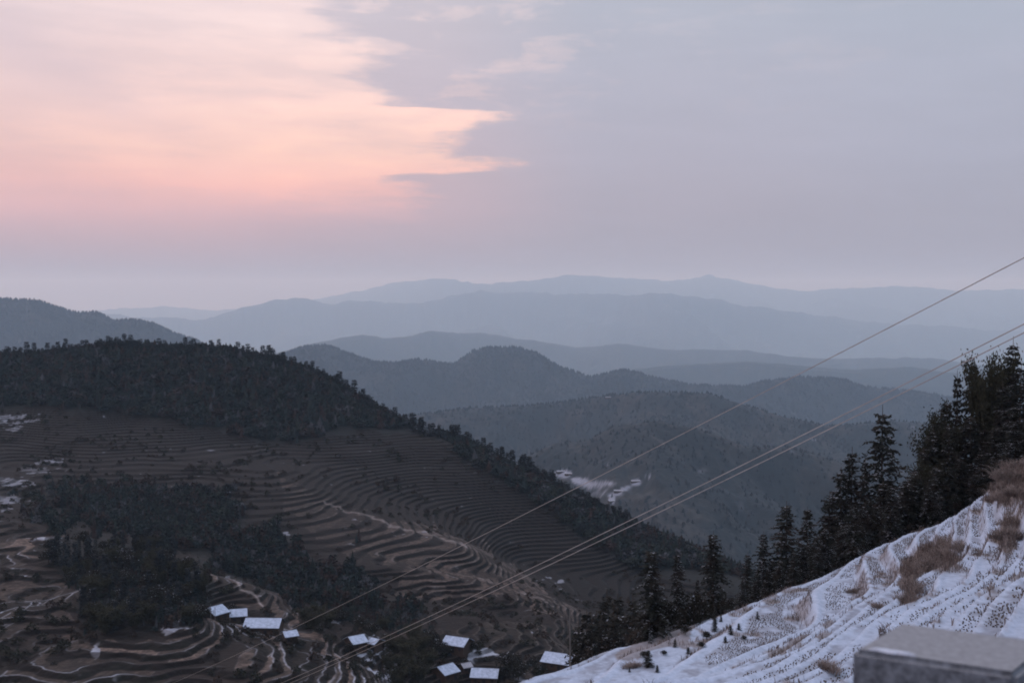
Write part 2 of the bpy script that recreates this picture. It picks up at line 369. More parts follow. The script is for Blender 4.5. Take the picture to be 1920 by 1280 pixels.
rx, ry, rz = rx[keep], ry[keep], rz[keep]; n = len(rx)
def tufts(x, y, z, h, wd, blades=3):
    n = len(x); V = []; 
    for b in range(blades):
        a = rng.random(n)*6.283; hh = h*(.6+.8*rng.random(n)); ww = wd*(.7+.6*rng.random(n)); lean = h*.35*rng.normal(size=n)
        V.append(np.stack([np.stack([x-np.cos(a)*ww, y-np.sin(a)*ww, z-.03+0*x], -1), np.stack([x+np.cos(a)*ww, y+np.sin(a)*ww, z-.03+0*x], -1),
                           np.stack([x+np.cos(a)*ww*.8+lean*np.sin(a), y+np.sin(a)*ww*.8-lean*np.cos(a), z+hh], -1), np.stack([x-np.cos(a)*ww*.8+lean*np.sin(a), y-np.sin(a)*ww*.8-lean*np.cos(a), z+hh*.9], -1)], 1))
    V = np.concatenate(V).reshape(-1, 3); return V, np.arange(len(V)).reshape(-1, 4)
V, Fc = tufts(rx, ry, rz, .06, .040, 2)
tag(link('rice_stubble', mesh_np('rice_stubble', V, Fc, [m_stub])), 'rows of dark cut rice stubble poking through the snow on the near terraces', 'stubble', kind='stuff')
print('stubble', n)

# dry grass (stuff) on banks
gx = rng.uniform(0, 62, 260000); gy = rng.uniform(40, 128, 260000)
gz, f_, k_, _ = near_h(gx, gy, True); ppx, ppy = proj(gx, gy, gz)
g1 = fbm(gx, gy, 3.2, 4, 50); g2 = fbm(gx, gy, .8, 3, 60); bb = fbm(gx, gy, 14, 2, 70)
brow = blob(ppx, ppy, 1765, 1042, 60, 40)+blob(ppx, ppy, 1705, 1100, 22, 50)+1.3*blob(ppx, ppy, 1910, 900, 70, 50)+blob(ppx, ppy, 1890, 1010, 25, 45)+blob(ppx, ppy, 1660, 1195, 22, 14)
p = ss(.62, .8, f_)*(f_ < .99)*ss(-.1, .3, g1+.5*bb)*.5 + ss(.4, .8, brow+.6*g1)*.9 + ss(.34, .55, g1+.35*g2)*.35
keep = (rng.random(len(gx)) < p) & (ppx > 1050) & (ppx < 2100) & (past_brow(gx, gy) < 3)
gx, gy, gz, brow = gx[keep], gy[keep], gz[keep], brow[keep]
def blades(x, y, z, h, wd, lean=.6):
    n = len(x); a = rng.random(n)*6.283; b = rng.random(n)*6.283; l = h*lean*(.3+rng.random(n))
    p0 = np.stack([x-np.cos(a)*wd, y-np.sin(a)*wd, z-.05], -1); p1 = np.stack([x+np.cos(a)*wd, y+np.sin(a)*wd, z-.05], -1)
    m = np.stack([x+np.cos(b)*l*.4, y+np.sin(b)*l*.4, z+h*.7], -1); w3 = np.stack([np.cos(a)*wd*.7, np.sin(a)*wd*.7, 0*x], -1)
    t = np.stack([x+np.cos(b)*l, y+np.sin(b)*l, z+h*(1-.25*rng.random(n))], -1)
    V = np.stack([p0, p1, m+w3, m-w3, t+w3*.2, t-w3*.2], 1); base = (np.arange(n)*6)[:, None, None]
    Fs = np.array([[0, 1, 2, 3], [3, 2, 4, 5]])[None]+base
    return V.reshape(-1, 3), Fs.reshape(-1, 4)
hg = .22+.28*rng.random(len(gx))+.35*np.clip(brow, 0, 1)
V, Fc = blades(gx, gy, gz, hg, .022)
tag(link('dry_grass', mesh_np('dry_grass', V, Fc, [m_straw])), 'withered brown grass growing along the banks of the snowy terraces', 'grass', kind='stuff')
print('grass', len(gx))

# ================================================================== VALLEY AND LEFT MOUNTAIN
ridge = [(-300, 690, 1010), (-100, 678, 1005), (0, 672, 1000), (120, 664, 1000), (220, 655, 1000), (300, 660, 1000), (400, 660, 1000), (480, 674, 990), (560, 694, 980), (640, 728, 960), (720, 776, 930), (800, 806, 900), (870, 832, 880),
 (950, 872, 850), (1020, 907, 820), (1100, 950, 790), (1180, 988, 770), (1260, 1022, 750), (1340, 1060, 735), (1420, 1100, 720), (1520, 1150, 700)]
val = list(ridge)
for x, y, d in ridge:
    z = float(ray(x, y)[1])*d
    val += [('z', x, max(z-75, -300), d*1.18), ('z', x, -350, d*1.5)]
val += [(0, 762, 900), (240, 765, 900), (400, 800, 870), (520, 828, 850), (660, 812, 865), (780, 850, 840), (0, 850, 800), (200, 852, 800), (400, 872, 780), (600, 880, 770), (800, 900, 790),
 (500, 880, 750), (590, 918, 705), (640, 948, 680), (720, 980, 650), (800, 1003, 628), (868, 1022, 612), (930, 1062, 590), (820, 1070, 565), (880, 1092, 550), (940, 1106, 542), (1000, 1128, 532), (1060, 1152, 522), (1110, 1180, 515),
 (900, 960, 745), (960, 1040, 690), (1060, 1095, 640), (1160, 1110, 640), (1250, 1130, 630), (1200, 1060, 700),
 (200, 930, 680), (300, 955, 650), (450, 985, 620), (500, 1050, 560), (600, 1090, 528), (700, 1130, 500), (800, 1165, 478), (900, 1190, 468), (1000, 1205, 468), (1100, 1225, 470),
 (0, 905, 700), (0, 950, 620), (40, 998, 540), (100, 1030, 500), (60, 1100, 440), (130, 1150, 408), (50, 1200, 372), (200, 1232, 352), (400, 1282, 328), (500, 1232, 368), (600, 1207, 398), (660, 1240, 378), (700, 1275, 365),
 (480, 1192, 402), (415, 1170, 412), (560, 1198, 404), (400, 1092, 462), (480, 1118, 446), (550, 1150, 430), (650, 1180, 425), (560, 1135, 500), (470, 1080, 520), (380, 1040, 540), (180, 1010, 560),
 (300, 1120, 410), (230, 1090, 430), (350, 1150, 400), (300, 1200, 372), (120, 1285, 320), (0, 1285, 322), (-150, 1100, 430), (-150, 950, 620), (-150, 1280, 320),
 (850, 1240, 415), (900, 1285, 392), (1050, 1262, 405), (950, 1262, 402), (1150, 1290, 400), (760, 1262, 385), (1250, 1320, 400),
 ('z', -200, -112, 250), ('z', 300, -114, 250), ('z', 700, -114, 250), ('z', 1000, -108, 250), ('z', 1300, -100, 240), ('z', 1600, -85, 220), ('z', 1900, -70, 210), ('z', 2300, -55, 200),
 ('z', 1300, -135, 400), ('z', 1600, -135, 350), ('z', 1900, -125, 350), ('z', 2400, -110, 350), ('z', 1400, -175, 560), ('z', 1700, -200, 560), ('z', 2100, -190, 560), ('z', 2600, -180, 560),
 ('z', 1500, -270, 900), ('z', 1800, -285, 900), ('z', 2200, -270, 900), ('z', 2600, -270, 900), ('z', 1700, -390, 1400), ('z', 2400, -390, 1400), ('z', 1400, -380, 1350), ('z', -400, -200, 1400)]
T_val = TPS(val, 3e-5)
P_forest = [(-300, 600), (600, 600), (1450, 1020), (1600, 1130), (1600, 1200), (1350, 1110), (1180, 1065), (1100, 1015), (1040, 965), (980, 925), (900, 880), (850, 835), (800, 806), (720, 802), (620, 808), (560, 826), (500, 830), (400, 802), (330, 792), (240, 770), (0, 758), (-300, 760)]
P_hollow = [(90, 915), (230, 905), (430, 930), (470, 1000), (560, 1035), (640, 1085), (760, 1140), (800, 1185), (700, 1195), (600, 1165), (560, 1145), (470, 1100), (380, 1050), (300, 1015), (200, 1000), (110, 985)]
P_mound = [(70, 1040), (150, 1005), (280, 1012), (370, 1080), (395, 1130), (385, 1178), (320, 1172), (240, 1180), (185, 1192), (150, 1165), (165, 1120), (95, 1060)]
P_spur = [(520, 890), (640, 940), (760, 985), (880, 1012), (960, 1060), (1120, 1165), (1080, 1175), (960, 1135), (880, 1130), (740, 1110), (760, 1060), (660, 1040), (540, 960)]
P_vill = [(-300, 990), (60, 1000), (130, 1010), (60, 1040), (150, 1110), (120, 1150), (150, 1215), (300, 1225), (380, 1195), (395, 1085), (470, 1095), (570, 1150), (560, 1190), (640, 1215), (720, 1260), (740, 1400), (-300, 1400)]
P_low = [(740, 1190), (850, 1215), (1130, 1170), (1200, 1200), (1150, 1400), (700, 1400)]
def val_h(x, y, full=False):
    b = T_val(x, y)
    px, py = proj(x, y, b)
    b = b + 7*fbm(x, y, 130, 3, 101)*ss(500, 650, y)*(1-ss(880, 960, y)*.7)
    near = 1-ss(520, 620, y)
    b = b + near*(11.0*fbm(x, y, 75, 2, 111)+3.4*fbm(x, y, 26, 2, 113)) + .9*fbm(x, y, 16, 2, 117)*(.4+.6*near) + .35*fbm(x, y, 5, 2, 118)*near
    step = np.where(y > 560, 1.3, 1.2)
    q = b/step+.3; k = np.floor(q); f = q-k
    r = .40+.30*vn(x/23, y/23, 119)+.15*vn(x/7, y/7, 121)
    zt = step*(k + ss(1-r, 1, f))
    fo = inpoly(px, py, P_forest) | (y > 1050) | (y < 262)
    ho = inpoly(px, py, P_hollow) | inpoly(px, py, P_mound)
    wt = np.where(fo, 0., np.where(ho, .3, 1.))
    zz = b*(1-wt)+zt*wt
    if full: return zz, f, k, px, py, fo, ho
    return zz
us = np.concatenate([np.arange(-.75, -.47, .0028), np.arange(-.47, .24, .00062), np.arange(.24, .75, .003)])
yl = np.exp(np.arange(math.log(200), math.log(1500), .0028))
yl = np.concatenate([yl[yl < 320][::2], np.exp(np.arange(math.log(320), math.log(520), .0015)), np.exp(np.arange(math.log(521), math.log(930), .0019)), yl[(yl >= 932) & (yl < 1060)], yl[yl >= 1060][::3]])
U, Y = np.meshgrid(us, yl); X = U*Y
Z, f, k, PX, PY, fo, ho = val_h(X, Y, True)
Z = np.where(Y < 205, Z-6, Z)
qq = f+k
gq = np.hypot(np.gradient(qq, axis=1)/np.gradient(X, axis=1), np.gradient(qq, axis=0)/np.gradient(Y, axis=0)-np.gradient(qq, axis=1)/np.gradient(X, axis=1)*0)
gx_ = np.gradient(qq, axis=1)/np.gradient(X, axis=1); gy_ = (np.gradient(qq, axis=0)-gx_*np.gradient(X, axis=0))/np.gradient(Y, axis=0); gq = np.hypot(gx_, gy_)+1e-4
rd = f/gq          # metres inward from the terrace rim
A = fbm(X, Y, 30, 4, 120); B = fbm(X, Y, 7, 3, 130); Cn = fbm(X, Y, 2.5, 2, 140)
vill = softpoly(PX, PY, P_vill, 6, 150).astype(float); low_ = softpoly(PX, PY, P_low, 6, 151).astype(float); spur = softpoly(PX, PY, P_spur, 14, 152).astype(float)
tan_w = .9*vill + .45*low_
tanc = np.array([.215, .182, .158]); brn = np.array([.040, .032, .028]); grn = np.array([.026, .029, .024]); snw = np.array([.42, .48, .58])
base = brn + (grn-brn)*ss(-.2, .35, A)[..., None]
pcx = (X+9*fbm(X, Y, 25, 2, 160)+13*hash2(k, k, 9))/24
plot = hash2(k, np.floor(pcx), 3)
xb = np.abs(pcx-np.round(pcx))*24                                # metres to the bund between two paddies      # each paddy has its own tone
spurhot = np.clip(blob(PX, PY, 960, 1110, 60, 14)+blob(PX, PY, 850, 1090, 50, 14)+blob(PX, PY, 820, 1120, 50, 8)+.6*blob(PX, PY, 760, 1040, 120, 30), 0, 1)
tw = np.clip(tan_w*(.10+1.0*plot**1.4)+spur*(.38+.4*plot)+spurhot*1.0*(.4+.8*plot)+.06*plot, 0, 1)
RV = .40+.30*vn(X/23, Y/23, 119)+.15*vn(X/7, Y/7, 121)
treadm = ss(.06, .12, f)*(1-ss(-.04, .02, f-(1-RV)))*(1-.5*ss(-.1, .35, Cn))*(1-.35*ss(-.1, .3, fbm(X, Y, 1.1, 2, 141)))
tw = tw*treadm*(1-ss(.15, .4, B)*.35)
c = base*(1-tw[..., None]) + tanc*tw[..., None]
risc = np.array([.026, .020, .018]) + (np.array([.020, .026, .017])-np.array([.026, .020, .018]))*ss(0, .3, B)[..., None]
rw = ss(0, .08, f-(1-RV))*(1-ss(.97, 1., f))*(.45+.55*ss(-.25, .25, A+.6*B+.8*vill)); c = c*(1-rw[..., None]*.9) + risc*rw[..., None]*.9
rim = np.exp(-((rd-.35)/np.where(Y > 520, .8, .36))**2)*(f < .5)
rim = np.maximum(rim, np.exp(-(xb/.4)**2)*(f < .5)*vill*.7)
rimw = rim*np.clip(vill*.42*ss(-.15, .45, A+B*.8)+low_*.3+spur*.8*ss(-.2, .3, B)+.10+.25*ss(.15, .4, A), 0, .85)
tone = np.where((vill > 0)[..., None], snw, np.array([.24, .22, .21]))
c = c*(1-rimw[..., None]) + tone*rimw[..., None]
# the trodden crest path of the spur, edged with snow
def polyd(px, py, pts):
    d = np.full(px.shape, 1e9)
    for (a, b), (a2, b2) in zip(pts[:-1], pts[1:]):
        t = np.clip(((px-a)*(a2-a)+(py-b)*(b2-b))/((a2-a)**2+(b2-b)**2), 0, 1); d = np.minimum(d, np.hypot(px-a-t*(a2-a), py-b-t*(b2-b)))
    return d
cl = [(615, 938), (645, 955), (690, 970), (735, 988), (800, 1000), (868, 1022), (875, 1028)]
d1 = polyd(PX+3*A*4, PY+B*6, cl); wv = np.exp(-(d1/2.6)**2)*.8
cl2 = [(900, 1092), (950, 1100), (985, 1118), (1025, 1135), (1062, 1152)]
d2 = polyd(PX, PY+B*8, cl2); wv = np.maximum(wv, np.exp(-(d2/2.6)**2)*.7*ss(-.2, .1, B))
cl3 = [(400, 1085), (440, 1103), (450, 1118), (478, 1128), (494, 1148)]
d3 = polyd(PX, PY+B*4, cl3); wv = np.maximum(wv, np.exp(-(d3/2.2)**2)*.7)
c = c*(1-wv[..., None]) + np.array([.40, .38, .38])*wv[..., None]
# lingering snow
sb = 0
for (a, b, ra, rb, s_) in ((20, 772, 45, 4, 1), (35, 782, 40, 3.5, .9), (15, 797, 26, 5, .8), (85, 866, 30, 6, .8), (65, 882, 30, 5, .8), (20, 905, 30, 6, .9), (10, 930, 28, 6, .8), (10, 948, 12, 8, .7), (72, 1020, 16, 4, 1.2), (95, 1030, 20, 3, 1.0), (110, 1022, 10, 4, .8),
    (370, 925, 10, 3, 1.2), (425, 920, 7, 4, 1.1), (335, 783, 3, 3, 1.2), (395, 848, 9, 2, 1.0), (15, 985, 20, 4, .9), (155, 1095, 12, 8, .9), (165, 1060, 8, 8, .7), (235, 1035, 15, 3, .7), (535, 1003, 8, 6, .7), (690, 1220, 22, 12, .9), (735, 1250, 12, 25, .8),
    (700, 1260, 20, 20, .6), (180, 1232, 10, 8, .9), (320, 1205, 22, 10, .6), (600, 1045, 6, 4, .7), (1030, 1080, 6, 3, .9), (1052, 1090, 6, 3, .8), (705, 1120, 6, 3, 1.0), (630, 1175, 20, 8, .7), (890, 1245, 40, 8, .6), (1000, 1255, 30, 15, .4)):
    sb = sb+s_*blob(PX, PY, a, b, ra*1.2, rb*1.2)
sw = ss(.42, .62, sb+.7*B+.3*Cn)*(.45+.55*(1-rw))
c = c*(1-sw[..., None]) + snw*.9*sw[..., None]
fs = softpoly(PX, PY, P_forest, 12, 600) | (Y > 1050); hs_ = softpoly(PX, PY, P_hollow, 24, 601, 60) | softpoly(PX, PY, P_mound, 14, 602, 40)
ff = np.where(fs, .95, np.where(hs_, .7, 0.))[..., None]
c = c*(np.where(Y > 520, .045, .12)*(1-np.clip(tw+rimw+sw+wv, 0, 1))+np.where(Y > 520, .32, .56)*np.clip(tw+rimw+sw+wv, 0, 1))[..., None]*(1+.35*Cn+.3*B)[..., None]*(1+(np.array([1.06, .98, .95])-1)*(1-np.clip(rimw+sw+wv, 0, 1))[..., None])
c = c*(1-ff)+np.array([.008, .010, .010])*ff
me = mesh_np('valley', np.stack([X, Y, Z], -1).reshape(-1, 3), grid_faces(*X.shape), [m_land], col=c.reshape(-1, 3), smooth=False)
tag(link('hillside', me), kind='structure')

# ================================================================== FAR RANGES
R = [ # name depth, ridge points, front slope, back slope
 (2900, [(-400, 1000), (600, 1000), (850, 930), (960, 870), (1040, 832), (1100, 828), (1150, 802), (1230, 790), (1320, 808), (1400, 838), (1480, 838), (1560, 862), (1640, 882), (1700, 890), (1800, 880), (2300, 850)], .28, .3),
 (4600, [(-400, 900), (500, 860), (700, 790), (860, 768), (1000, 760), (1100, 748), (1190, 736), (1260, 736), (1330, 738), (1400, 760), (1470, 782), (1560, 800), (1680, 790), (1800, 800), (2300, 800)], .3, .3),
 (8000, [(-400, 700), (300, 700), (480, 680), (540, 662), (570, 650), (610, 647), (650, 662), (700, 680), (740, 682), (790, 674), (830, 682), (850, 684), (890, 658), (920, 652), (970, 652), (1010, 664), (1050, 690), (1110, 708), (1130, 703), (1170, 694), (1200, 700), (1240, 712), (1290, 722), (1340, 724), (1400, 726), (1430, 717), (1500, 707), (1560, 710), (1590, 714), (1620, 727), (1680, 730), (1730, 738), (1800, 748), (2300, 740)], .35, .3),
 (8600, [(-400, 520), (-100, 548), (0, 561), (40, 564), (70, 564), (110, 578), (150, 588), (180, 585), (215, 602), (250, 599), (290, 607), (330, 627), (360, 636), (420, 664), (600, 720), (1400, 745), (2300, 745)], .35, .3),
 (17500, [(-400, 680), (400, 670), (520, 660), (600, 642), (640, 630), (680, 628), (720, 634), (760, 630), (810, 621), (870, 624), (900, 621), (960, 633), (1020, 641), (1080, 650), (1160, 645), (1240, 654), (1300, 654), (1400, 657), (1470, 667), (1540, 670), (1600, 672), (1700, 670), (1770, 674), (1830, 682), (1920, 690), (2300, 700)], .3, .3),
 (13000, [(-400, 760), (1000, 730), (1200, 690), (1300, 682), (1400, 678), (1500, 685), (1600, 692), (1700, 688), (1800, 700), (2300, 700)], .3, .3),
 (31000, [(-400, 590), (0, 592), (200, 590), (380, 600), (450, 578), (530, 561), (570, 559), (620, 569), (700, 563), (760, 569), (820, 561), (900, 546), (980, 549), (1080, 549), (1180, 551), (1260, 549), (1320, 559), (1400, 573), (1500, 586), (1600, 601), (1750, 611), (1920, 621), (2300, 630)], .25, .25),
 (43000, [(-400, 585), (0, 590), (180, 582), (300, 574), (400, 582), (560, 566), (700, 541), (760, 526), (830, 523), (900, 531), (1000, 526), (1060, 516), (1120, 519), (1180, 523), (1260, 526), (1330, 516), (1400, 531), (1500, 546), (1560, 541), (1620, 539), (1720, 536), (1800, 546), (1920, 541), (2300, 530)], .2, .2)]
def far_h(x, y, fine=True):
    u = x/y; h = -430-300*ss(1200, 3000, y)-950*ss(5500, 14500, y) + 10*fbm(x, y, 700, 3, 199)
    for i, (D, pts, s1, s2) in enumerate(R):
        P = np.array(pts, float); uu, tt = ray(P[:, 0], P[:, 1])
        t = np.interp(u, uu, tt)
        ctr = D*(1+.05*2*fbm(u*6, u*0+i*7.7, 1, 2, 200+i))
        top = t*ctr
        dr = y-ctr
        W = D*.05
        # smooth crest, spurs that run down the flank
        sl = np.where(dr < 0, s1, s2)
        drop = sl*(np.sqrt(dr*dr+W*W*.15)-W*.387)
        spurn = fbm(x+.3*dr, y*.6, D*.075, 4, 230+i)
        flank = ss(0, D*.08, np.abs(dr))
        hh = top-drop + flank*(np.minimum(spurn, .35)-.38)*D*.032
        h = np.maximum(h, hh)
    if fine:
        # uneven canopy of the woods
        lod = np.clip(1-(y-1500)/9000, .35, 1)
        c1 = fbm(x, y, 11, 2, 250); h = h + (4.5*c1+6*fbm(x, y, 40, 2, 260)*.6)*lod*np.clip(y/3500, .6, 2)
        h = h + fbm(x, y, 300, 3, 270)*np.clip(y/1000, 0, 14)*.8 + fbm(x, y*.4, 420, 4, 275)*np.clip((y-12000)/15000, 0, 1)*85
    return h
def far_sheet(u0, y0, y1, du, dy, name):
    us = np.concatenate([np.arange(-.75, -.47, du*4), np.arange(-.47, .47, du), np.arange(.47, .75, du*4)])
    yy = np.exp(np.arange(math.log(y0), math.log(y1), dy)); U, Y = np.meshgrid(us, yy); X = U*Y
    Z = far_h(X, Y); PX, PY = proj(X, Y, Z)
    A = fbm(X, Y, 90, 4, 300); B = fbm(X, Y, 25, 3, 310)
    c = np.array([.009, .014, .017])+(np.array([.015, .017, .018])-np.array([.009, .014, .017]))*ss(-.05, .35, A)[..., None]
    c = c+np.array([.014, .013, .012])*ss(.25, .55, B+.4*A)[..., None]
    if y0 < 2000:
        sb = 0
        for (a, b, ra, rb, s_) in ((1058, 888, 18, 7, 1.3), (1085, 900, 14, 6, .9), (1110, 908, 26, 8, .75), (1140, 905, 16, 5, .6), (1158, 925, 16, 6, .9), (1175, 915, 14, 5, .7), (1192, 904, 9, 5, 1.1), (1215, 893, 8, 3, .7), (1146, 940, 8, 9, 1.0), (1120, 925, 30, 12, .45),
                                  (1140, 870, 5, 3, .7), (1525, 824, 8, 5, .55), (1483, 846, 7, 10, .5), (1390, 955, 14, 22, .5), (1300, 885, 30, 4, .4), (1705, 800, 25, 6, .35)):
            sb = sb+s_*blob(PX, PY, a, b, ra, rb)
        sw = ss(.38, .8, sb+.55*B); c = c*(1-sw[..., None])+np.array([.18, .205, .255])*sw[..., None]
    me = mesh_np(name, np.stack([X, Y, Z], -1).reshape(-1, 3), grid_faces(*X.shape), [m_far], col=c.reshape(-1, 3), smooth=False)
    return tag(link(name, me), kind='structure')
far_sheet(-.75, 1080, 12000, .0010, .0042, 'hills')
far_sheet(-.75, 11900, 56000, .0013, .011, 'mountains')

# ================================================================== TREES
def quadleaf(c, d, n, ln, wd):
    """leaf-shaped quads: centre base c, direction d, side n"""
    t = c+d*ln[:, None]; s = n*wd[:, None]; m = c+d*(ln*.5)[:, None]
    return np.stack([c, m+s, t, m-s], 1)
def nrm(a): return a/(np.linalg.norm(a, axis=-1, keepdims=True)+1e-9)
def fir_mesh(name, H, Rb, seed, snowy=.2, leaf=1.0, whorl=.36, start=.08, bpw=7):
    r = np.random.default_rng(seed); Q = []; MI = []
    z = start*H; zs = []
    while z < H*.985:
        zs.append(z); z += whorl*(.75+.6*r.random())*(1-.35*z/H)
    lop = r.random(2)*6.28
    for z in zs:
        t = z/H; rad = Rb*(1-t)**.62*(.55+.45*min(1, (t-start)/.18+.35))
        rad *= .72+.5*r.random()
        nb = max(3, int(bpw*(.6+.4*(1-t)))); a0 = r.random()*6.28
        for b in range(nb):
            a = a0+b*6.283/nb+r.normal()*.25
            if r.random() < .10: continue
            ln = rad*(.6+.55*r.random())*(1+.22*math.cos(a-lop[0]))
            up = .45*(t**1.5) - .18*(1-t) + r.normal()*.08
            nseg = max(3, int(ln/.14/leaf))
            s = np.linspace(.10, 1, nseg)
            d = np.array([math.cos(a), math.sin(a)])
            P = np.zeros((nseg, 3)); P[:, :2] = d*(ln*s)[:, None]; P[:, 2] = z+ln*(up*s-.30*s**2.2)
            side = np.array([-d[1], d[0], 0])
            sn = r.random() < snowy
            for sg in (-1, 1, 0):
                dirv = nrm(np.array([d[0]*.6, d[1]*.6, -.18])[None]+side*sg*(.9+.3*r.normal(size=(nseg, 1)))+r.normal(size=(nseg, 3))*.22)
                L_ = leaf*(.30+.22*r.random(nseg))*(1.1-.45*s); nn = nrm(np.cross(dirv, np.array([0, 0, 1.])+r.normal(size=(nseg, 3))*.5))
                Q.append(quadleaf(P, dirv, nn, L_, L_*.24)); MI.append(np.zeros(nseg))
                if sn and sg != 0:
                    kx = r.random(nseg) < .5
                    if kx.any(): Q.append(quadleaf(P[kx]+[0, 0, .05], dirv[kx]*[1, 1, .3], nrm(side[None]*np.ones((kx.sum(), 1))), L_[kx]*.7, L_[kx]*.16)); MI.append(np.ones(kx.sum()))
    # leader
    Q = np.concatenate(Q); V = Q.reshape(-1, 3)
    crown = mesh_np(name+'_crown', V, np.arange(len(V)).reshape(-1, 4), [m_fir, m_frost], np.concatenate(MI))
    b = MB(); b.tube([(0, 0, -.6), (0.02, 0, H*.3), (0, .02, H*.7), (0, 0, H*1.03)], [.016*H, .012*H, .006*H, .002*H], 6)
    return crown, b.mesh(name+'_trunk', [m_bark]), H
def bamboo_mesh(name, H, seed, culms=16, spread=1.6, leafm=None, dens=1.0, ls=1.0):
    r = np.random.default_rng(seed); Q = []; b = MB()
    for cI in range(culms):
        a = r.random()*6.28; ro = spread*.45*r.random()**.5; p0 = np.array([math.cos(a)*ro, math.sin(a)*ro, -.4]); h = H*(.65+.38*r.random()); out = spread*(.5+1.1*r.random())
        aa = a+r.normal()*.5; t = np.linspace(0, 1, 9)
        C_ = np.stack([p0[0]+math.cos(aa)*out*t**2.6, p0[1]+math.sin(aa)*out*t**2.6, h*(t-.16*t**4)*1.1], -1); C_[0, 2] = -.4
        b.tube(C_, np.linspace(.035, .008, 9), 4)
        n = int(90*dens*h/8); tt = .28+.72*r.random(n); P = np.stack([np.interp(tt, t, C_[:, k]) for k in range(3)], -1)
        off = r.normal(size=(n, 3))*.42*(1.1-tt[:, None]*.5)*H/9; off[:, 2] -= .12; P = P+off
        d = nrm(r.normal(size=(n, 3))*.6+np.array([math.cos(aa)*.4, math.sin(aa)*.4, -.55])); L_ = (.28+.3*r.random(n))*H/9*ls; nn = nrm(np.cross(d, r.normal(size=(n, 3))))
        Q.append(quadleaf(P, d, nn, L_, L_*.26))
    V = np.concatenate(Q).reshape(-1, 3)
    return mesh_np(name+'_crown', V, np.arange(len(V)).reshape(-1, 4), [leafm or m_bam]), b.mesh(name+'_trunk', [m_bark]), H
def round_mesh(name, H, W, seed, n=1500, leafm=None, snow=.06, ls=1.0):
    r = np.random.default_rng(seed); k = 11
    cen = np.stack([r.normal(size=k)*W*.27, r.normal(size=k)*W*.27, H*(.42+.46*r.random(k))], -1); rad = W*(.20+.16*r.random(k))
    i = r.integers(0, k, n); d = nrm(r.normal(size=(n, 3))); P = cen[i]+d*(rad[i]*(.45+.6*r.random(n)))[:, None]*[1, 1, .85]
    P[:, 2] = np.maximum(P[:, 2], .1); dv = nrm(d+r.normal(size=(n, 3))*.6); L_ = ls*(.22+.25*r.random(n)); nn = nrm(np.cross(dv, r.normal(size=(n, 3))))
    V = quadleaf(P, dv, nn, L_, L_*.36).reshape(-1, 3); mi = (r.random(n) < snow) & (d[:, 2] > .2)
    b = MB(); b.tube([(0, 0, -.5), (.05, 0, H*.3), (0, 0, H*.55)], [.03*H, .022*H, .01*H], 6)
    for j in range(k): b.tube([(0, 0, H*.3), tuple(cen[j]*[.5, .5, .8]), tuple(cen[j])], [.012*H, .008*H, .004*H], 4)
    return mesh_np(name+'_crown', V, np.arange(len(V)).reshape(-1, 4), [leafm or m_bush, m_snowdim], mi.astype(int)), b.mesh(name+'_trunk', [m_bark]), H
def plant(kind, proto, x, y, z, H, rz, label, cat, group, wid=1.0):
    o = bpy.data.objects.new(kind, None); COL.objects.link(o); o.location = (float(x), float(y), float(z)); o.rotation_euler[2] = rz
    s = H/proto[2]; o.scale = (s*wid, s*wid, s); o.empty_display_size = .2
    link('crown', proto[0], o); link('trunk', proto[1], o)
    return tag(o, label, cat, group)
firs = [fir_mesh('fir%d' % i, 10, 2.75, 20+i, snowy=(.35, .55, .2, .5, .3, .6)[i], leaf=1.15, whorl=.42, bpw=8) for i in range(6)]
firs_narrow = [fir_mesh('firn%d' % i, 10, 2.2, 40+i, snowy=.28, leaf=1.1) for i in range(3)]
bams_big = [bamboo_mesh('bamb%d' % i, 15, 160+i, culms=38, spread=2.4, dens=5, ls=.45) for i in range(3)]
bams = [bamboo_mesh('bam%d' % i, 9, 60+i, culms=20, dens=1.5) for i in range(3)]
rounds = [round_mesh('rnd%d' % i, 6, 5.2, 70+i, n=2600) for i in range(3)]

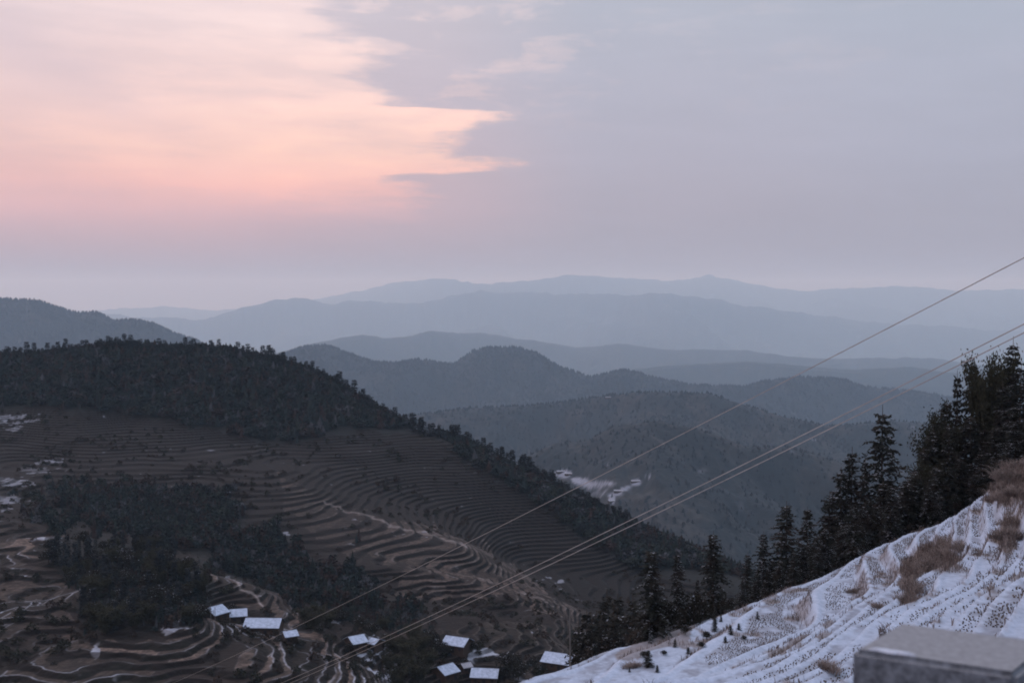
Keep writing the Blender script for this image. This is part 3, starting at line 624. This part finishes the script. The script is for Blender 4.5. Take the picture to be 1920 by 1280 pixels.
# near trees: (kind, px, top y, depth, width factor, label)
NT = [
 ('fir', 1222, 1030, 119, 1.0, 'dark fir with flat snow-capped tip and bare lower trunk, leftmost of the tall firs'),
 ('fir', 1270, 1040, 124, .78, 'slim dark fir just right of the one with the bare lower trunk'),
 ('fir', 1338, 1000, 122, .95, 'pointed fir standing alone in the middle of the snowy brow, tall thin tip'),
 ('fir', 1308, 1085, 128, .6, 'short thin fir squeezed in left of the pointed lone fir'),
 ('fir', 1402, 1038, 121, .8, 'small fir at the left foot of the rising fir row'),
 ('fir', 1432, 1000, 124, .8, 'slender fir between the small end fir and the broad snowy fir'),
 ('fir', 1475, 944, 121, 1.0, 'broad snow-dusted fir with a blunt top, lower end of the rising row'),
 ('fir', 1514, 955, 130, .8, 'narrow fir behind the right shoulder of the blunt snow-dusted fir'),
 ('fir', 1556, 925, 124, .9, 'mid-height fir right of the narrow fir in the rising row'),
 ('fir', 1577, 882, 126, .85, 'dark fir on the left shoulder of the twin-topped pair'),
 ('fir', 1598, 845, 125, .9, 'fir with a knobby tip, left of the tallest spire'),
 ('fir', 1622, 862, 128, .7, 'thin fir filling the gap left of the tallest spire'),
 ('fir', 1655, 768, 124, 1.12, 'tallest spire-like fir with gaps through its top branches'),
 ('fir', 1690, 950, 118, .8, 'short fir at the right foot of the tallest spire'),
 ('fir', 1628, 935, 114, .9, 'snow-flecked fir in front of the tallest spire'),
 ('fir', 1530, 1005, 115, 1.1, 'low wide fir with snow on its boughs in front of the mid-height fir'),
 ('fir', 1490, 1035, 114, 1.0, 'low fir in front of the blunt snow-dusted fir'),
 ('fir', 1578, 985, 113, 1.0, 'low snowy fir directly above the stubble terrace corner'),
 ('fir', 1440, 1065, 116, .9, 'low bushy fir at the bottom of the rising row'),
 ('fir', 1660, 950, 110, .8, 'low fir with snow specks below the tallest spire'),
 ('fir', 1708, 942, 106, .8, 'small pointed fir below the rounded bamboo'),
 ('fir', 1735, 930, 104, .8, 'small dark fir at the foot of the thicket, right of the pointed one'),
 ('fir', 1795, 705, 118, .75, 'fir tip standing up on the left shoulder of the tall thicket'),
 ('fir', 1825, 682, 116, .85, 'second fir tip up the left edge of the tall thicket'),
 ('fir', 1900, 640, 112, .9, 'highest dark fir at the right edge of the picture'),
 ('bamboo', 1768, 750, 112, .6, 'olive bamboo whose drooping top leans left out of the thicket'),
 ('bamboo', 1738, 850, 110, .75, 'rounded arching bamboo bulging left at the thicket foot'),
 ('bamboo', 1868, 645, 110, .55, 'feathery bamboo bending over the top of the thicket'),
 ('round', 1245, 1130, 117, .9, 'dark round bush at the foot of the leftmost tall firs'),
 ('round', 1296, 1120, 121, .8, 'shaggy bush under the slim dark fir'),
 ('round', 1362, 1120, 117, .6, 'small snow-flecked bush right of the pointed lone fir'),
]
for (px, ty, d) in ((1780, 800, 106), (1820, 780, 104), (1850, 740, 108), (1880, 720, 104), (1915, 690, 102), (1945, 660, 108), (1760, 880, 102), (1800, 860, 100), (1840, 850, 99), (1870, 800, 97), (1905, 790, 95), (1940, 740, 98), (1830, 890, 96), (1790, 925, 98), (1765, 930, 99), (1860, 860, 94), (1960, 700, 96), (1990, 650, 104), (2030, 620, 100), (2080, 590, 100)):
    NT.append(('thick', px, ty, d, 1.15, 'dark snow-speckled fir packed into the thicket above the brown grass bank'))
for i, (px, ty, d) in enumerate(((1085, 1170, 190), (1100, 1148, 185), (1118, 1150, 190), (1138, 1112, 185), (1158, 1120, 180), (1172, 1150, 175), (1186, 1120, 170), (1128, 1160, 175), (1110, 1165, 172), (1150, 1150, 168), (1196, 1150, 160))):
    NT.append(('back', px, ty, d, .85, 'dim fir in the dark clump below the snowy slope, beside the lone pole'))
def brow_depth_ok(x, y): return near_h(np.array([x]), np.array([y]))[0]
for a_ in ((1704, 905, 106), (1716, 885, 108), (1732, 845, 110), (1750, 808, 110), (1764, 785, 112), (1776, 755, 114)): NT.append(('thick',)+a_+(1.15, 'dark snow-speckled fir packed into the thicket above the brown grass bank'))
for i_, px_ in enumerate(range(1395, 1765, 17)):
    top_ = np.interp(px_, [1395, 1475, 1560, 1655, 1700, 1765], [1085, 1030, 985, 900, 900, 870])+(i_ % 3)*14
    NT.append(('fill', px_+(i_*7) % 9, top_, float(np.interp(px_, [1000, 1400, 1560, 1700, 1765], [132, 110, 105, 99, 95]))+5+(i_ % 4)*4, 1.0, 'dark fir half hidden in the foot of the rising fir row'))
OLD = ([1000, 1100, 1150, 1222, 1330, 1400, 1480, 1560, 1620, 1700, 1760, 1810, 1855, 1900, 1960, 2100], [132, 128, 124, 120, 114, 110, 107, 105, 102, 99, 95, 93, 91, 86, 84, 78])
for i, (kd, px, ty, d, wd, lab) in enumerate(NT):
    if kd != 'back': d = max(d-float(np.interp(px, *OLD)), 2.)*.8+float(np.interp(px, BRX, BRY))+1
    u, t = ray(px, ty); x, y = float(u)*d, d; zt = float(t)*d; zb = brow_depth_ok(x, y); H = max(zt-zb, 1.5)
    rz = random.random()*6.28
    if kd == 'bamboo': plant('bamboo', bams_big[i % 3], x, y, zb, H*1.02, rz, lab, 'bamboo', 'bamboo in the right-hand thicket', wd)
    elif kd == 'round': plant('bush', rounds[i % 3], x, y, zb, H, rz, lab, 'bush', 'bushes on the snowy brow', 1)
    elif kd == 'thick':
        plant('fir_tree', firs[i % 6], x, y, zb, H, rz, lab, 'tree', 'firs packed in the right-hand thicket', wd*min(1.2, 8/H+.12))
    elif kd == 'fill': plant('fir_tree', firs[(i*2+1) % 6], x, y, zb, H, rz, lab, 'tree', 'firs at the foot of the rising row', 1.15)
    elif kd == 'back': plant('fir_tree', firs_narrow[i % 3], x, y, zb, H, rz, lab, 'tree', 'firs in the dark clump beside the pole', wd)
    else:
        wf = wd*(1.0 if H < 14 else 14/H)
        plant('fir_tree', (firs if wd > .75 else firs_narrow)[i % (6 if wd > .75 else 3)], x, y, zb, H, rz, lab, 'tree', None, wf)
# seedlings on the snow
SEED = [(1215, 1250, 34), (1208, 1235, 22), (1232, 1262, 18), (1340, 1182, 26), (1325, 1200, 24), (1370, 1190, 22), (1352, 1165, 16), (1315, 1215, 20), (1290, 1225, 16), (1360, 1205, 14), (1395, 1200, 14), (1385, 1180, 18), (1330, 1140, 30), (1305, 1150, 24), (1420, 1160, 20), (1265, 1215, 22), (1245, 1228, 16), (1180, 1262, 14), (1340, 1160, 30), (1285, 1190, 26)]
def near_hit(px, py, d0=35, d1=160):
    u, t = ray(px, py); ds = np.arange(d0, d1, .4); z = near_h(float(u)*ds, ds); k = np.argmax(float(t)*ds < z)
    return float(u)*ds[k], ds[k], z[k]
for i, (px, py, hp) in enumerate(SEED):
    x, y, z = near_hit(px, py)
    if i % 3 == 1:
        plant('shrub', rounds[i % 3], x, y, z-.1, hp/F*y*.7, random.random()*6, 'small brown leafless shrub on the snow among the fir saplings', 'shrub', 'shrubs on the snowy slope', 1.2); continue
    plant('fir_sapling', firs[i % 6], x, y, z-.1, hp/F*y*random.uniform(.8, 1.2), random.random()*6, 'knee-high dark fir sapling poking out of the snow below the lone firs', 'sapling', 'saplings on the snowy slope', random.uniform(1.1, 1.8))
# dry grass clumps
def grass_clump(name, seed):
    global rng
    save = rng; rng = np.random.default_rng(seed); n = 620
    r = rng.random(n)**.6*.9; a = rng.random(n)*6.28
    V, Fs = blades(r*np.cos(a)*1.5, r*np.sin(a)*.8, 0*r, .2+.9*rng.random(n)**1.6*(1-r*.5), .016, 1.5); rng = save
    return mesh_np(name, V, Fs, [m_straw])
gcs = [grass_clump('clump%d' % i, 300+i) for i in range(3)]
GC = [(1770, 1050, 1.5, 'big dark brown grass mound hanging over the bank right of the stubble terrace'), (1740, 1065, 1.2, 'brown grass tuft at the left edge of the big hanging mound'), (1710, 1105, 1.2, 'reddish dry grass running down the bank below the big mound'), (1700, 1130, .9, 'lowest dry grass on that same bank, above the smooth snow field'),
 (1895, 900, 1.7, 'tall pale grass in the top corner under the thicket'), (1875, 935, 1.3, 'pale grass beside the narrow snowy path end'), (1910, 930, 1.4, 'tall brown grass right of the narrow snowy path end'), (1895, 1010, 1.3, 'dark red-brown grass at the right edge above the wide terraces'), (1905, 985, 1.2, 'dry grass directly above the dark red-brown clump'), (1915, 880, 1.6, 'highest pale grass at the right edge'),
 (1600, 1110, .7, 'small straw tuft at the corner of the stubble terrace'), (1185, 1250, .8, 'straw patch on the snow near the bottom edge'), (1645, 1140, .6, 'short straw tuft above the smooth snow field'), (1800, 1030, 1.2, 'brown grass on the right shoulder of the big hanging mound'), (1555, 1262, .7, 'reddish tuft left of the granite post')]
for i, (px, py, s, lab) in enumerate(GC):
    x, y, z = near_hit(px, py); o = link('grass_clump', gcs[i % 3], None, (x, y, z), random.random()*6, (s*.85, s*.85, s*.75)); tag(o, lab, 'dry grass', 'dry grass clumps on the near terraces')

# low-detail trees for distant woods
def lp_tree(seed, tiers=5, n=7, H=10, Rr=1.9):
    r = np.random.default_rng(seed); V = []; Fs = []
    for t in range(tiers):
        z0 = H*(.05+.85*t/tiers); rr = Rr*(1-t/tiers)**.8*(.85+.3*r.random()); zt = z0+H*(.95/tiers)*1.7
        b = len(V); V.append((r.normal()*.1, r.normal()*.1, min(zt, H)))
        for k in range(2*n):
            a = math.pi*k/n+r.normal()*.12; q = rr*(1.15 if k % 2 else .55)*(.75+.5*r.random()); V.append((q*math.cos(a), q*math.sin(a), z0+(-.25 if k % 2 else .45)*H/tiers*(.6+.6*r.random())))
        for k in range(2*n): Fs.append((b, b+1+k, b+1+(k+1) % (2*n)))
    return np.array(V), np.array(Fs)
def lp_round(seed, H=7, W=6, n=70):
    r = np.random.default_rng(seed); d = nrm(r.normal(size=(n, 3))); d[:, 2] = np.abs(d[:, 2]); P = d*[W*.42, W*.42, H*.62]*(.6+.5*r.random((n, 1)))+[0, 0, H*.3]
    dv = nrm(r.normal(size=(n, 3))+d*.5); nn = nrm(np.cross(dv, r.normal(size=(n, 3)))); ln = np.full(n, 1.0)
    q = quadleaf(P, dv, nn, ln*1.5, ln*.6); V = q.reshape(-1, 3); i = np.arange(n)*4
    return V, np.concatenate([np.stack([i, i+1, i+2], 1), np.stack([i, i+2, i+3], 1)])
def scatter(protos, x, y, z, s, sxy):
    n = len(x); which = rng.integers(0, len(protos), n); rot = rng.random(n)*6.283; VV = []; FF = []; TT = []; base = 0
    for pi_, (V, Fs) in enumerate(protos):
        k = np.where(which == pi_)[0]
        if not len(k): continue
        c, sn = np.cos(rot[k])[:, None], np.sin(rot[k])[:, None]; a = (s[k]*sxy[k])[:, None]
        vx = (V[None, :, 0]*c-V[None, :, 1]*sn)*a+x[k][:, None]; vy = (V[None, :, 0]*sn+V[None, :, 1]*c)*a+y[k][:, None]; vz = V[None, :, 2]*s[k][:, None]+z[k][:, None]
        VV.append(np.stack([vx, vy, vz], -1).reshape(-1, 3)); FF.append((Fs[None]+(np.arange(len(k))*len(V))[:, None, None]+base).reshape(-1, 3)); base += len(k)*len(V)
        tb = np.array([[.012, .021, .022], [.026, .019, .018], [.018, .025, .022], [.009, .013, .015], [.045, .05, .058]])[rng.choice(5, len(k), p=[.36, .2, .2, .16, .08])]
        TT.append(np.repeat(tb, len(V), 0))
    return np.concatenate(VV), np.concatenate(FF), np.concatenate(TT)
lps = [lp_tree(400+i, 5+i % 2) for i in range(5)]; lpr = [lp_round(420+i) for i in range(4)]
def sample(poly, ymin, ymax, umin, umax, n, hf=val_h, soft=6):
    yy = ymin*(ymax/ymin)**rng.random(n); yy = np.sqrt(ymin**2+(ymax**2-ymin**2)*rng.random(n)); u = rng.uniform(umin, umax, n); x = u*yy; z = hf(x, yy); px, py = proj(x, yy, z)
    k = softpoly(px, py, poly, soft, 500) if soft else inpoly(px, py, poly)
    return x[k], yy[k], z[k], px[k], py[k]
# big wood on the left mountain
x, y, z, px, py = sample(P_forest, 690, 1090, -.52, .30, 27000)
s = .45+.55*rng.random(len(x))**1.5
V, Fc, Tc = scatter(lps+lpr+lpr[:2], x, y, z-.5, s, 1.3+.8*rng.random(len(x)))
# sparse bushes on the dry terraces, joined to the same wood
tag(link('mountain_wood', mesh_np('mountain_wood', V, Fc, [m_wood_t], col=Tc)), 'dense dark conifer wood covering the top of the left mountain', 'wood', kind='stuff'); print('wood', len(x))
x, y, z, px, py = sample(P_hollow, 420, 700, -.45, -.02, 9000, soft=34)
x1, y1, z1, _, _ = sample([(a+(a-430)*.12, b+(b-1040)*.3) for a, b in P_hollow], 420, 720, -.46, .0, 1500, soft=45); x = np.concatenate([x, x1]); y = np.concatenate([y, y1]); z = np.concatenate([z, z1])
x2, y2, z2, _, _ = sample(P_mound, 330, 470, -.45, -.2, 2600, soft=12); x = np.concatenate([x, x2]); y = np.concatenate([y, y2]); z = np.concatenate([z, z2]); hs = np.where(y < 470, .5, 1.)
mx = rng.random(len(x)) < .45
V1, F1, T1 = scatter(lps, x[mx], y[mx], z[mx]-.4, (.45+.4*rng.random(mx.sum()))*hs[mx], 1+.3*rng.random(mx.sum())); V2, F2, T2 = scatter(lpr, x[~mx], y[~mx], z[~mx]-.4, (.5+.5*rng.random((~mx).sum()))*hs[~mx], 1+.3*rng.random((~mx).sum()))
tag(link('hollow_wood', mesh_np('hollow_wood', np.concatenate([V1, V2]), np.concatenate([F1, F2+len(V1)]), [m_wood_t], col=np.concatenate([T1, T2]))), 'dark mixed wood filling the hollow behind the village', 'wood', kind='stuff'); print('hollow', len(x))
# scrub scattered over the terraces
yy = np.sqrt(330**2+(900**2-330**2)*rng.random(30000)); u = rng.uniform(-.47, .13, 30000); x = u*yy; z, f_, k_, px, py, fo_, ho_ = val_h(x, yy, True)
vv = inpoly(px, py, P_vill); sp_ = inpoly(px, py, P_spur); dens = fbm(x, yy, 40, 3, 510)
k = (~fo_) & (rng.random(30000) < np.clip(.12+1.1*dens, .02, .6)*np.where(vv, .9, 1)*np.where(sp_, .3, 1)) & (f_ > .5)
V, Fc, Tc = scatter(lpr, x[k], yy[k], z[k]-.5, .14+.24*rng.random(k.sum())**2*1.5, 1.1+.6*rng.random(k.sum()))
tag(link('scrub', mesh_np('scrub', V, Fc, [m_bush])), 'low dark scrub scattered along the terrace banks', 'scrub', kind='stuff'); print('scrub', k.sum())
# woods on the middle hills
n = 120000; yy = np.sqrt(1900**2+(8800**2-1900**2)*rng.random(n)); u = rng.uniform(-.47, .47, n); x = u*yy; z = far_h(x, yy); px, py = proj(x, yy, z)
snowy = blob(px, py, 1110, 905, 75, 32)+blob(px, py, 1190, 905, 40, 20)
k = (rng.random(n) < .35+.9*fbm(x, yy, 90, 3, 520)+.35) & (rng.random(n) > snowy*1.6)
lpm = [lp_tree(440+i, 3, 4, 9, 3.0) for i in range(4)]
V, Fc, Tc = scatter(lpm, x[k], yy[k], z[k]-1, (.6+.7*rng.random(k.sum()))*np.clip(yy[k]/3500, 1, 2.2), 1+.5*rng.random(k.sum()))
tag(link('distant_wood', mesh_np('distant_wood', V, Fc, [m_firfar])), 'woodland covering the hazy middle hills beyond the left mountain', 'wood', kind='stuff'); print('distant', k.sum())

# individual conifers on the skyline of the left mountain
firs_mid = [fir_mesh('firm%d' % i, 11, 2.0, 80+i, snowy=.02, leaf=2.6, whorl=.8, bpw=6) for i in range(5)]
for f0 in firs_mid: f0[0].materials[0] = m_firfar
rp = np.array([(a, d) for a, b, d in ridge])
cnt = 0; px = -10.
while px < 1255 and cnt < 165:
    d = float(np.interp(px, rp[:, 0], rp[:, 1]))*(1+random.uniform(-.012, .006)); u, _ = ray(px, HY); x = float(u)*d; z = float(val_h(np.array([x]), np.array([d]))[0])
    H = random.choice((8, 9.5, 11, 12, 13, 14.5))*random.uniform(.85, 1.1)*(1 if px < 1000 else .85)
    plant('conifer', firs_mid[cnt % 5], x, d, z-.5, H, random.random()*6, 'small dark conifer in the row on the left mountain skyline', 'tree', 'conifers along the left mountain skyline', 1.55)
    cnt += 1; px += random.uniform(3.5, 11.5)
print('ridge', cnt)
def val_hit(px, py, d0=300, d1=1000):
    u, t = ray(px, py); ds = np.arange(d0, d1, .8); z = val_h(float(u)*ds, ds); k = np.argmax(float(t)*ds < z)
    return float(u)*ds[k], ds[k], z[k]
# grove on the village mound: individual trees
rs = np.random.default_rng(91); c_ = 0
for i in range(400):
    px = rs.uniform(70, 415); py = rs.uniform(1020, 1215)
    if not inpoly(np.array(px), np.array(py), P_mound) or c_ >= 110: continue
    x, y, z = val_hit(px, py); q = rs.random(); c_ += 1
    if q < .45: plant('conifer', firs_mid[i % 5], x, y, z-.4, rs.uniform(7, 12), rs.random()*6, 'dark conifer in the grove on the mound left of the village', 'tree', 'conifers in the mound grove', 1.1)
    elif q < .7: plant('bamboo', bams[i % 3], x, y, z-.4, rs.uniform(6, 9), rs.random()*6, 'olive bamboo clump in the grove on the mound left of the village', 'bamboo', 'bamboo in the mound grove', 1.5)
    else: plant('broadleaf_tree', rounds[i % 3], x, y, z-.4, rs.uniform(4, 7), rs.random()*6, 'rounded leafy tree in the grove on the mound left of the village', 'tree', 'leafy trees in the mound grove', 1.2)
for i, (px, py, kd, H) in enumerate(((740, 1225, 'b', 8), (765, 1240, 'b', 9), (790, 1225, 'b', 8), (760, 1265, 'b', 9), (800, 1255, 'b', 8), (730, 1260, 'b', 8), (785, 1280, 'b', 9), (820, 1232, 'r', 6), (775, 1205, 'b', 8), (720, 1215, 'r', 5), (745, 1290, 'b', 8), (590, 1178, 'b', 7), (615, 1172, 'b', 7), (570, 1165, 'b', 6), (640, 1165, 'r', 5),
                                   (600, 1160, 'b', 7), (955, 1268, 'r', 8), (972, 1275, 'r', 6), (940, 1272, 'r', 5), (870, 1252, 'r', 3.2), (425, 1165, 'r', 5), (700, 1190, 'r', 5), (675, 1180, 'r', 5), (810, 1205, 'r', 5), (838, 1228, 'r', 4), (885, 1222, 'r', 4), (475, 1198, 'r', 3), (520, 1205, 'r', 2.5), (655, 1222, 'r', 3.5), (1015, 1262, 'r', 4), (1000, 1250, 'r', 3.5), (855, 1285, 'r', 4), (895, 1292, 'r', 4), (720, 1180, 'b', 6), (600, 1190, 'r', 4), (380, 1160, 'r', 5), (435, 1148, 'r', 4))):
    x, y, z = val_hit(px, py)
    if kd == 'b': plant('bamboo', bams[i % 3], x, y, z-.4, H, i*1.3, 'bushy olive bamboo among the snow-roofed houses', 'bamboo', 'bamboo among the village houses', 1.7)
    else: plant('broadleaf_tree', rounds[i % 3], x, y, z-.4, H, i*1.3, 'dark rounded tree among the snow-roofed houses', 'tree', 'leafy trees among the village houses', 1.15)

# ================================================================== HOUSES
def house(px, py, wpx, dep, yaw, lab, storeys=1.0, dist=None, snowm=None, W=None):
    """farmhouse: timber walls, tiled gable roof under snow; px,py = middle of its roof"""
    x, y, z = val_hit(px, py+10) if dist is None else dist
    W = W or wpx/F*y; D = dep; hw = 2.7*storeys; rp_ = .48; ov = .6; hr = (D/2+ov)*rp_
    root = bpy.data.objects.new('farmhouse', None); COL.objects.link(root); root.location = (x, y, z-.1); root.rotation_euler[2] = yaw
    tag(root, lab, 'house', 'snow-roofed farmhouses of the village')
    b = MB(); hx, hy = W/2, D/2
    b.box(-hx, hx, -hy, hy, -2.5, hw)
    b.add([(-hx, -hy, hw), (-hx, hy, hw), (-hx, 0, hw+hy*rp_)], [(0, 1, 2)]); b.add([(hx, -hy, hw), (hx, hy, hw), (hx, 0, hw+hy*rp_)], [(0, 2, 1)])
    link('wall', b.mesh('wall', [m_wood]), root)
    r = MB(); th = .16; sx_ = hx+ov
    prof = [(-hy-ov, hw-ov*rp_), (0, hw+hy*rp_), (hy+ov, hw-ov*rp_)]
    def shell(mb, off, t2, inset, mi=0):
        a = [(p[0]*(1-inset/(hy+ov)), p[1]+off+(inset*rp_ if p[0] else 0)) for p in prof]; v = []
        for s_ in (-sx_+inset, sx_-inset): v += [(s_, p[0], p[1]) for p in a]+[(s_, p[0], p[1]+t2) for p in a]
        mb.add(v, [(0, 1, 4, 3), (1, 2, 5, 4), (6, 9, 10, 7), (7, 10, 11, 8), (3, 4, 10, 9), (4, 5, 11, 10), (0, 6, 7, 1), (1, 7, 8, 2), (0, 3, 9, 6), (2, 8, 11, 5)], mi)
    shell(r, .02, th, 0); r.box(-sx_+.1, sx_-.1, -.14, .14, hw+hy*rp_+th, hw+hy*rp_+th+.22)
    ro = link('roof', r.mesh('roof', [m_tile]), root)
    s_ = MB(); shell(s_, .02+th+.003, .13, .12); link('snow', s_.mesh('snow', [snowm or m_roofsnow]), ro)
    nw = max(2, int(W/2.6))
    for i in range(nw):
        cx_ = -hx+W*(i+.5)/nw
        if i == nw//2:
            d_ = MB(); d_.box(cx_-.55, cx_+.55, -hy-.06, -hy, 0.1, 2.1); link('door', d_.mesh('door', [m_dark]), root)
        else:
            fm = MB(); fm.box(cx_-.55, cx_+.55, -hy-.05, -hy, 1.0, 2.1); wn = link('window', fm.mesh('window', [m_wood]), root)
            pn = MB(); pn.box(cx_-.45, cx_+.45, -hy-.07, -hy-.051, 1.1, 2.0); link('pane', pn.mesh('pane', [m_dark]), wn)
    return root
house(402, 1150, 32, 8, .95, 'snow-roofed farmhouse with two thin poles in front, leftmost in the village')
house(447, 1154, 28, 7, .25, 'smaller snow-roofed house between the pole-fronted house and the long house')
house(495, 1176, 64, 8.5, -.03, 'longest snow-roofed house of the village, above the curved tan terraces', 1.1)
house(543, 1193, 22, 5, .5, 'tiny snow-roofed shed right below the longest house')
house(667, 1204, 28, 7, .62, 'snow-roofed house at the edge of the terraces left of the bamboo')
house(705, 1208, 15, 5, -.6, 'little shed with a wedge of snow, right of the house by the bamboo')
house(858, 1207, 44, 8, -.42, 'tilted snow-roofed house standing apart above the bamboo, patchy snow')
house(834, 1262, 34, 8, .75, 'snow-roofed house with a pointed gable at the bottom edge')
house(873, 1248, 16, 4, .5, 'small grey-roofed hut behind the pointed-gable house', .8, snowm=m_snowdim)
house(910, 1270, 48, 8, -.12, 'wide snow-roofed house cut by the bottom edge, left of the dark round tree')
house(1050, 1239, 56, 9.5, -.42, 'large snow-roofed house beside the lone pole, rightmost in the village')
def far_hit(px, py):
    u, t = ray(px, py); ds = np.arange(1600, 12000, 4.); z = far_h(float(u)*ds, ds); k = np.argmax(float(t)*ds < z); return float(u)*ds[k], ds[k], z[k]
for (px, py, W, a, lab) in ((1052, 886, 24, .3, 'far white-roofed house at the top of the distant snowy hamlet'), (1066, 891, 18, -.3, 'far white-roofed house just right of the hamlet top'), (1192, 904, 22, .2, 'lone far white-roofed house right of the distant hamlet'), (1160, 923, 20, -.2, 'far white-roofed house in the middle of the lower snowy fields'), (1146, 941, 15, .5, 'far pale shed at the valley bottom behind the mountain edge'), (1144, 746, 40, .1, 'tiny white-roofed house high on the hazy hills')):
    x, y, z = far_hit(px, py); house(px, py, 10, 8, a, lab, 1.1, (x, y, z), W=W, snowm=m_snowdim)

# ================================================================== POLES AND WIRES
def pole(x, y, z, H, lab, arm=True, r=.13, yaw=0):
    root = bpy.data.objects.new('utility_pole', None); COL.objects.link(root); root.location = (x, y, z); root.rotation_euler[2] = yaw
    tag(root, lab, 'utility pole')
    b = MB(); b.tube([(0, 0, -2), (0, 0, H*.5), (0, 0, H)], [r*1.2, r, r*.75], 10); link('post', b.mesh('post', [m_conc]), root)
    if arm:
        b = MB(); b.box(-.8, .8, -.05, .05, H-.6, H-.5); link('crossarm', b.mesh('crossarm', [m_conc]), root)
        for s_ in (-.7, 0, .7):
            b = MB(); zz = H-.497 if s_ else H; b.tube([(s_, 0, zz), (s_, 0, zz+.1), (s_, 0, zz+.2)], [.05, .07, .03], 8); link('insulator', b.mesh('insulator', [m_dark]), root)
    return root
zz = near_h(np.array([.0511*160]), np.array([160.]))[0]
u, t = ray(1069, 1142); dpl = 150; x = float(u)*dpl; zg = near_h(np.array([x]), np.array([dpl*1.]))[0]
pole(x, dpl, zg, float(t)*dpl-zg, 'thin dark pole rising in front of the large rightmost farmhouse', False, .12)
for px, top, lab in ((395, 1131, 'thin pole crossing the left part of the leftmost farmhouse roof'), (403, 1138, 'thin pole just right of the other one before the leftmost farmhouse')):
    x, y, z = val_hit(px, 1175, 330, 600); y2 = y-3; u, t = ray(px, top); x = float(u)*y2; z = float(val_h(np.array([x]), np.array([y2]))[0]); pole(x, y2, z, max(float(t)*y2-z, 5), lab, False, .11)
def P3(px, py, d):
    u, t = ray(px, py); return np.array([float(u)*d, d, float(t)*d])
def wire(a, b, sag, r, lab):
    r = np.linspace(r, r*.5, 90)
    tt = np.linspace(0, 1, 90); P = a[None]*(1-tt[:, None])+b[None]*tt[:, None]; P[:, 2] -= sag*4*tt*(1-tt)
    m_ = MB(); m_.tube(P, r, 5); o = link('power_line', m_.mesh('power_line', [m_wire])); tag(o, lab, 'power line')
A1, B1 = P3(2200, 338, 52), P3(300, 1290, 215)
A2, B2 = P3(2200, 466, 52), P3(300, 1370, 200)
A3, B3 = P3(2200, 484, 53), P3(300, 1376, 201)
wire(A1, B1, .9, .034, 'upper single wire running from the right edge down across the left mountain')
wire(A2, B2, 1.4, .034, 'upper wire of the close pair slanting down to the village')
wire(A3, B3, 1.4, .034, 'lower wire of the close pair slanting down to the village')
for (Q, s) in ((A2, 'right'), (B2, 'left')):
    zg = near_h(np.array([Q[0]]), np.array([Q[1]]))[0]
    top = max(A1[2], A3[2]) if s == 'right' else B1[2]
# ================================================================== GRANITE POST
hA = .80
def PT(px, py): u, t = ray(px, py); d = -hA/float(t); return np.array([float(u)*d, d])
pa, pb, pc = PT(1596, 1217), PT(1906, 1262), PT(1692, 1166)
ex = (pb-pa); wx_ = np.linalg.norm(ex); ang = math.atan2(ex[1], ex[0]); ey = pc-pa; dp = abs(np.dot(ey, [-math.sin(ang), math.cos(ang)]))
shear = np.dot(ey, [math.cos(ang), math.sin(ang)])
import bmesh
def bev_block(name, w0, d0, z0, z1, bev, mats, topmat=True, sk=0):
    bm = bmesh.new(); bmesh.ops.create_cube(bm, size=1)
    for v in bm.verts:
        yy = (v.co.y+.5)*d0; v.co = ((v.co.x+.5)*w0+sk*yy, yy, z0 if v.co.z < 0 else z1)
    bmesh.ops.bevel(bm, geom=bm.edges[:], offset=bev, segments=3, affect='EDGES'); bm.normal_update()
    me = bpy.data.meshes.new(name)
    for f in bm.faces:
        f.smooth = False; f.material_index = 1 if topmat and f.normal.z > .75 else 0
    bm.to_mesh(me); bm.free()
    for m in mats: me.materials.append(m)
    return me
post = bpy.data.objects.new('stone_post', None); COL.objects.link(post); post.location = (pa[0], pa[1], -hA); post.rotation_euler[2] = ang
tag(post, 'frost-topped grey granite railing post in the bottom right corner', 'stone post')
print('post', wx_, dp, shear)
sk = shear/dp*.9
link('cap', bev_block('cap', wx_, dp, -.16, 0, .012, [m_gran, m_grantop], sk=sk), post)
link('shaft', bev_block('shaft', wx_-.06, dp-.06, -1.1, -.163, .01, [m_gran, m_grantop], False, sk), post, (.03, .03, 0))
sn = MB()
r_ = random.Random(5); ring = []; nseg = 26
for i in range(nseg):
    a = 6.283*i/nseg; q = 1+.25*r_.uniform(-1, 1); ring.append((.085+.052*math.cos(a)*q, .018+.009*math.sin(a)*q))
V = [(x, y, .001) for x, y in ring]+[(.085+(x-.085)*.75, .018+(y-.018)*.7, .006) for x, y in ring]
sn.add(V, [(i, (i+1) % nseg, nseg+(i+1) % nseg, nseg+i) for i in range(nseg)]+[tuple(range(nseg, 2*nseg))])
o = link('snow_patch', sn.mesh('snow_patch', [m_snow])); o.location = post.location; o.rotation_euler[2] = ang; tag(o, 'small streak of snow on the front edge of the granite post', 'snow')

# ================================================================== HAZE
hz = MB(); hz.box(-46000, 46000, -4000, 60000, -1900, 960)
m = bpy.data.materials.new('haze'); m.use_nodes = True; t = m.node_tree; t.nodes.clear()
pv = t.nodes.new('ShaderNodeVolumePrincipled'); mo = t.nodes.new('ShaderNodeOutputMaterial'); t.links.new(pv.outputs[0], mo.inputs['Volume'])
pv.inputs['Color'].default_value = (.56, .79, 1, 1); pv.inputs['Absorption Color'].default_value = (1, 1, 1, 1); pv.inputs['Density'].default_value = 4.6e-5; pv.inputs['Anisotropy'].default_value = .3
m.cycles.volume_sampling = 'DISTANCE'
ho_ = link('haze', hz.mesh('haze', [m])); tag(ho_, 'pale blue air between the hills', 'haze', kind='stuff')
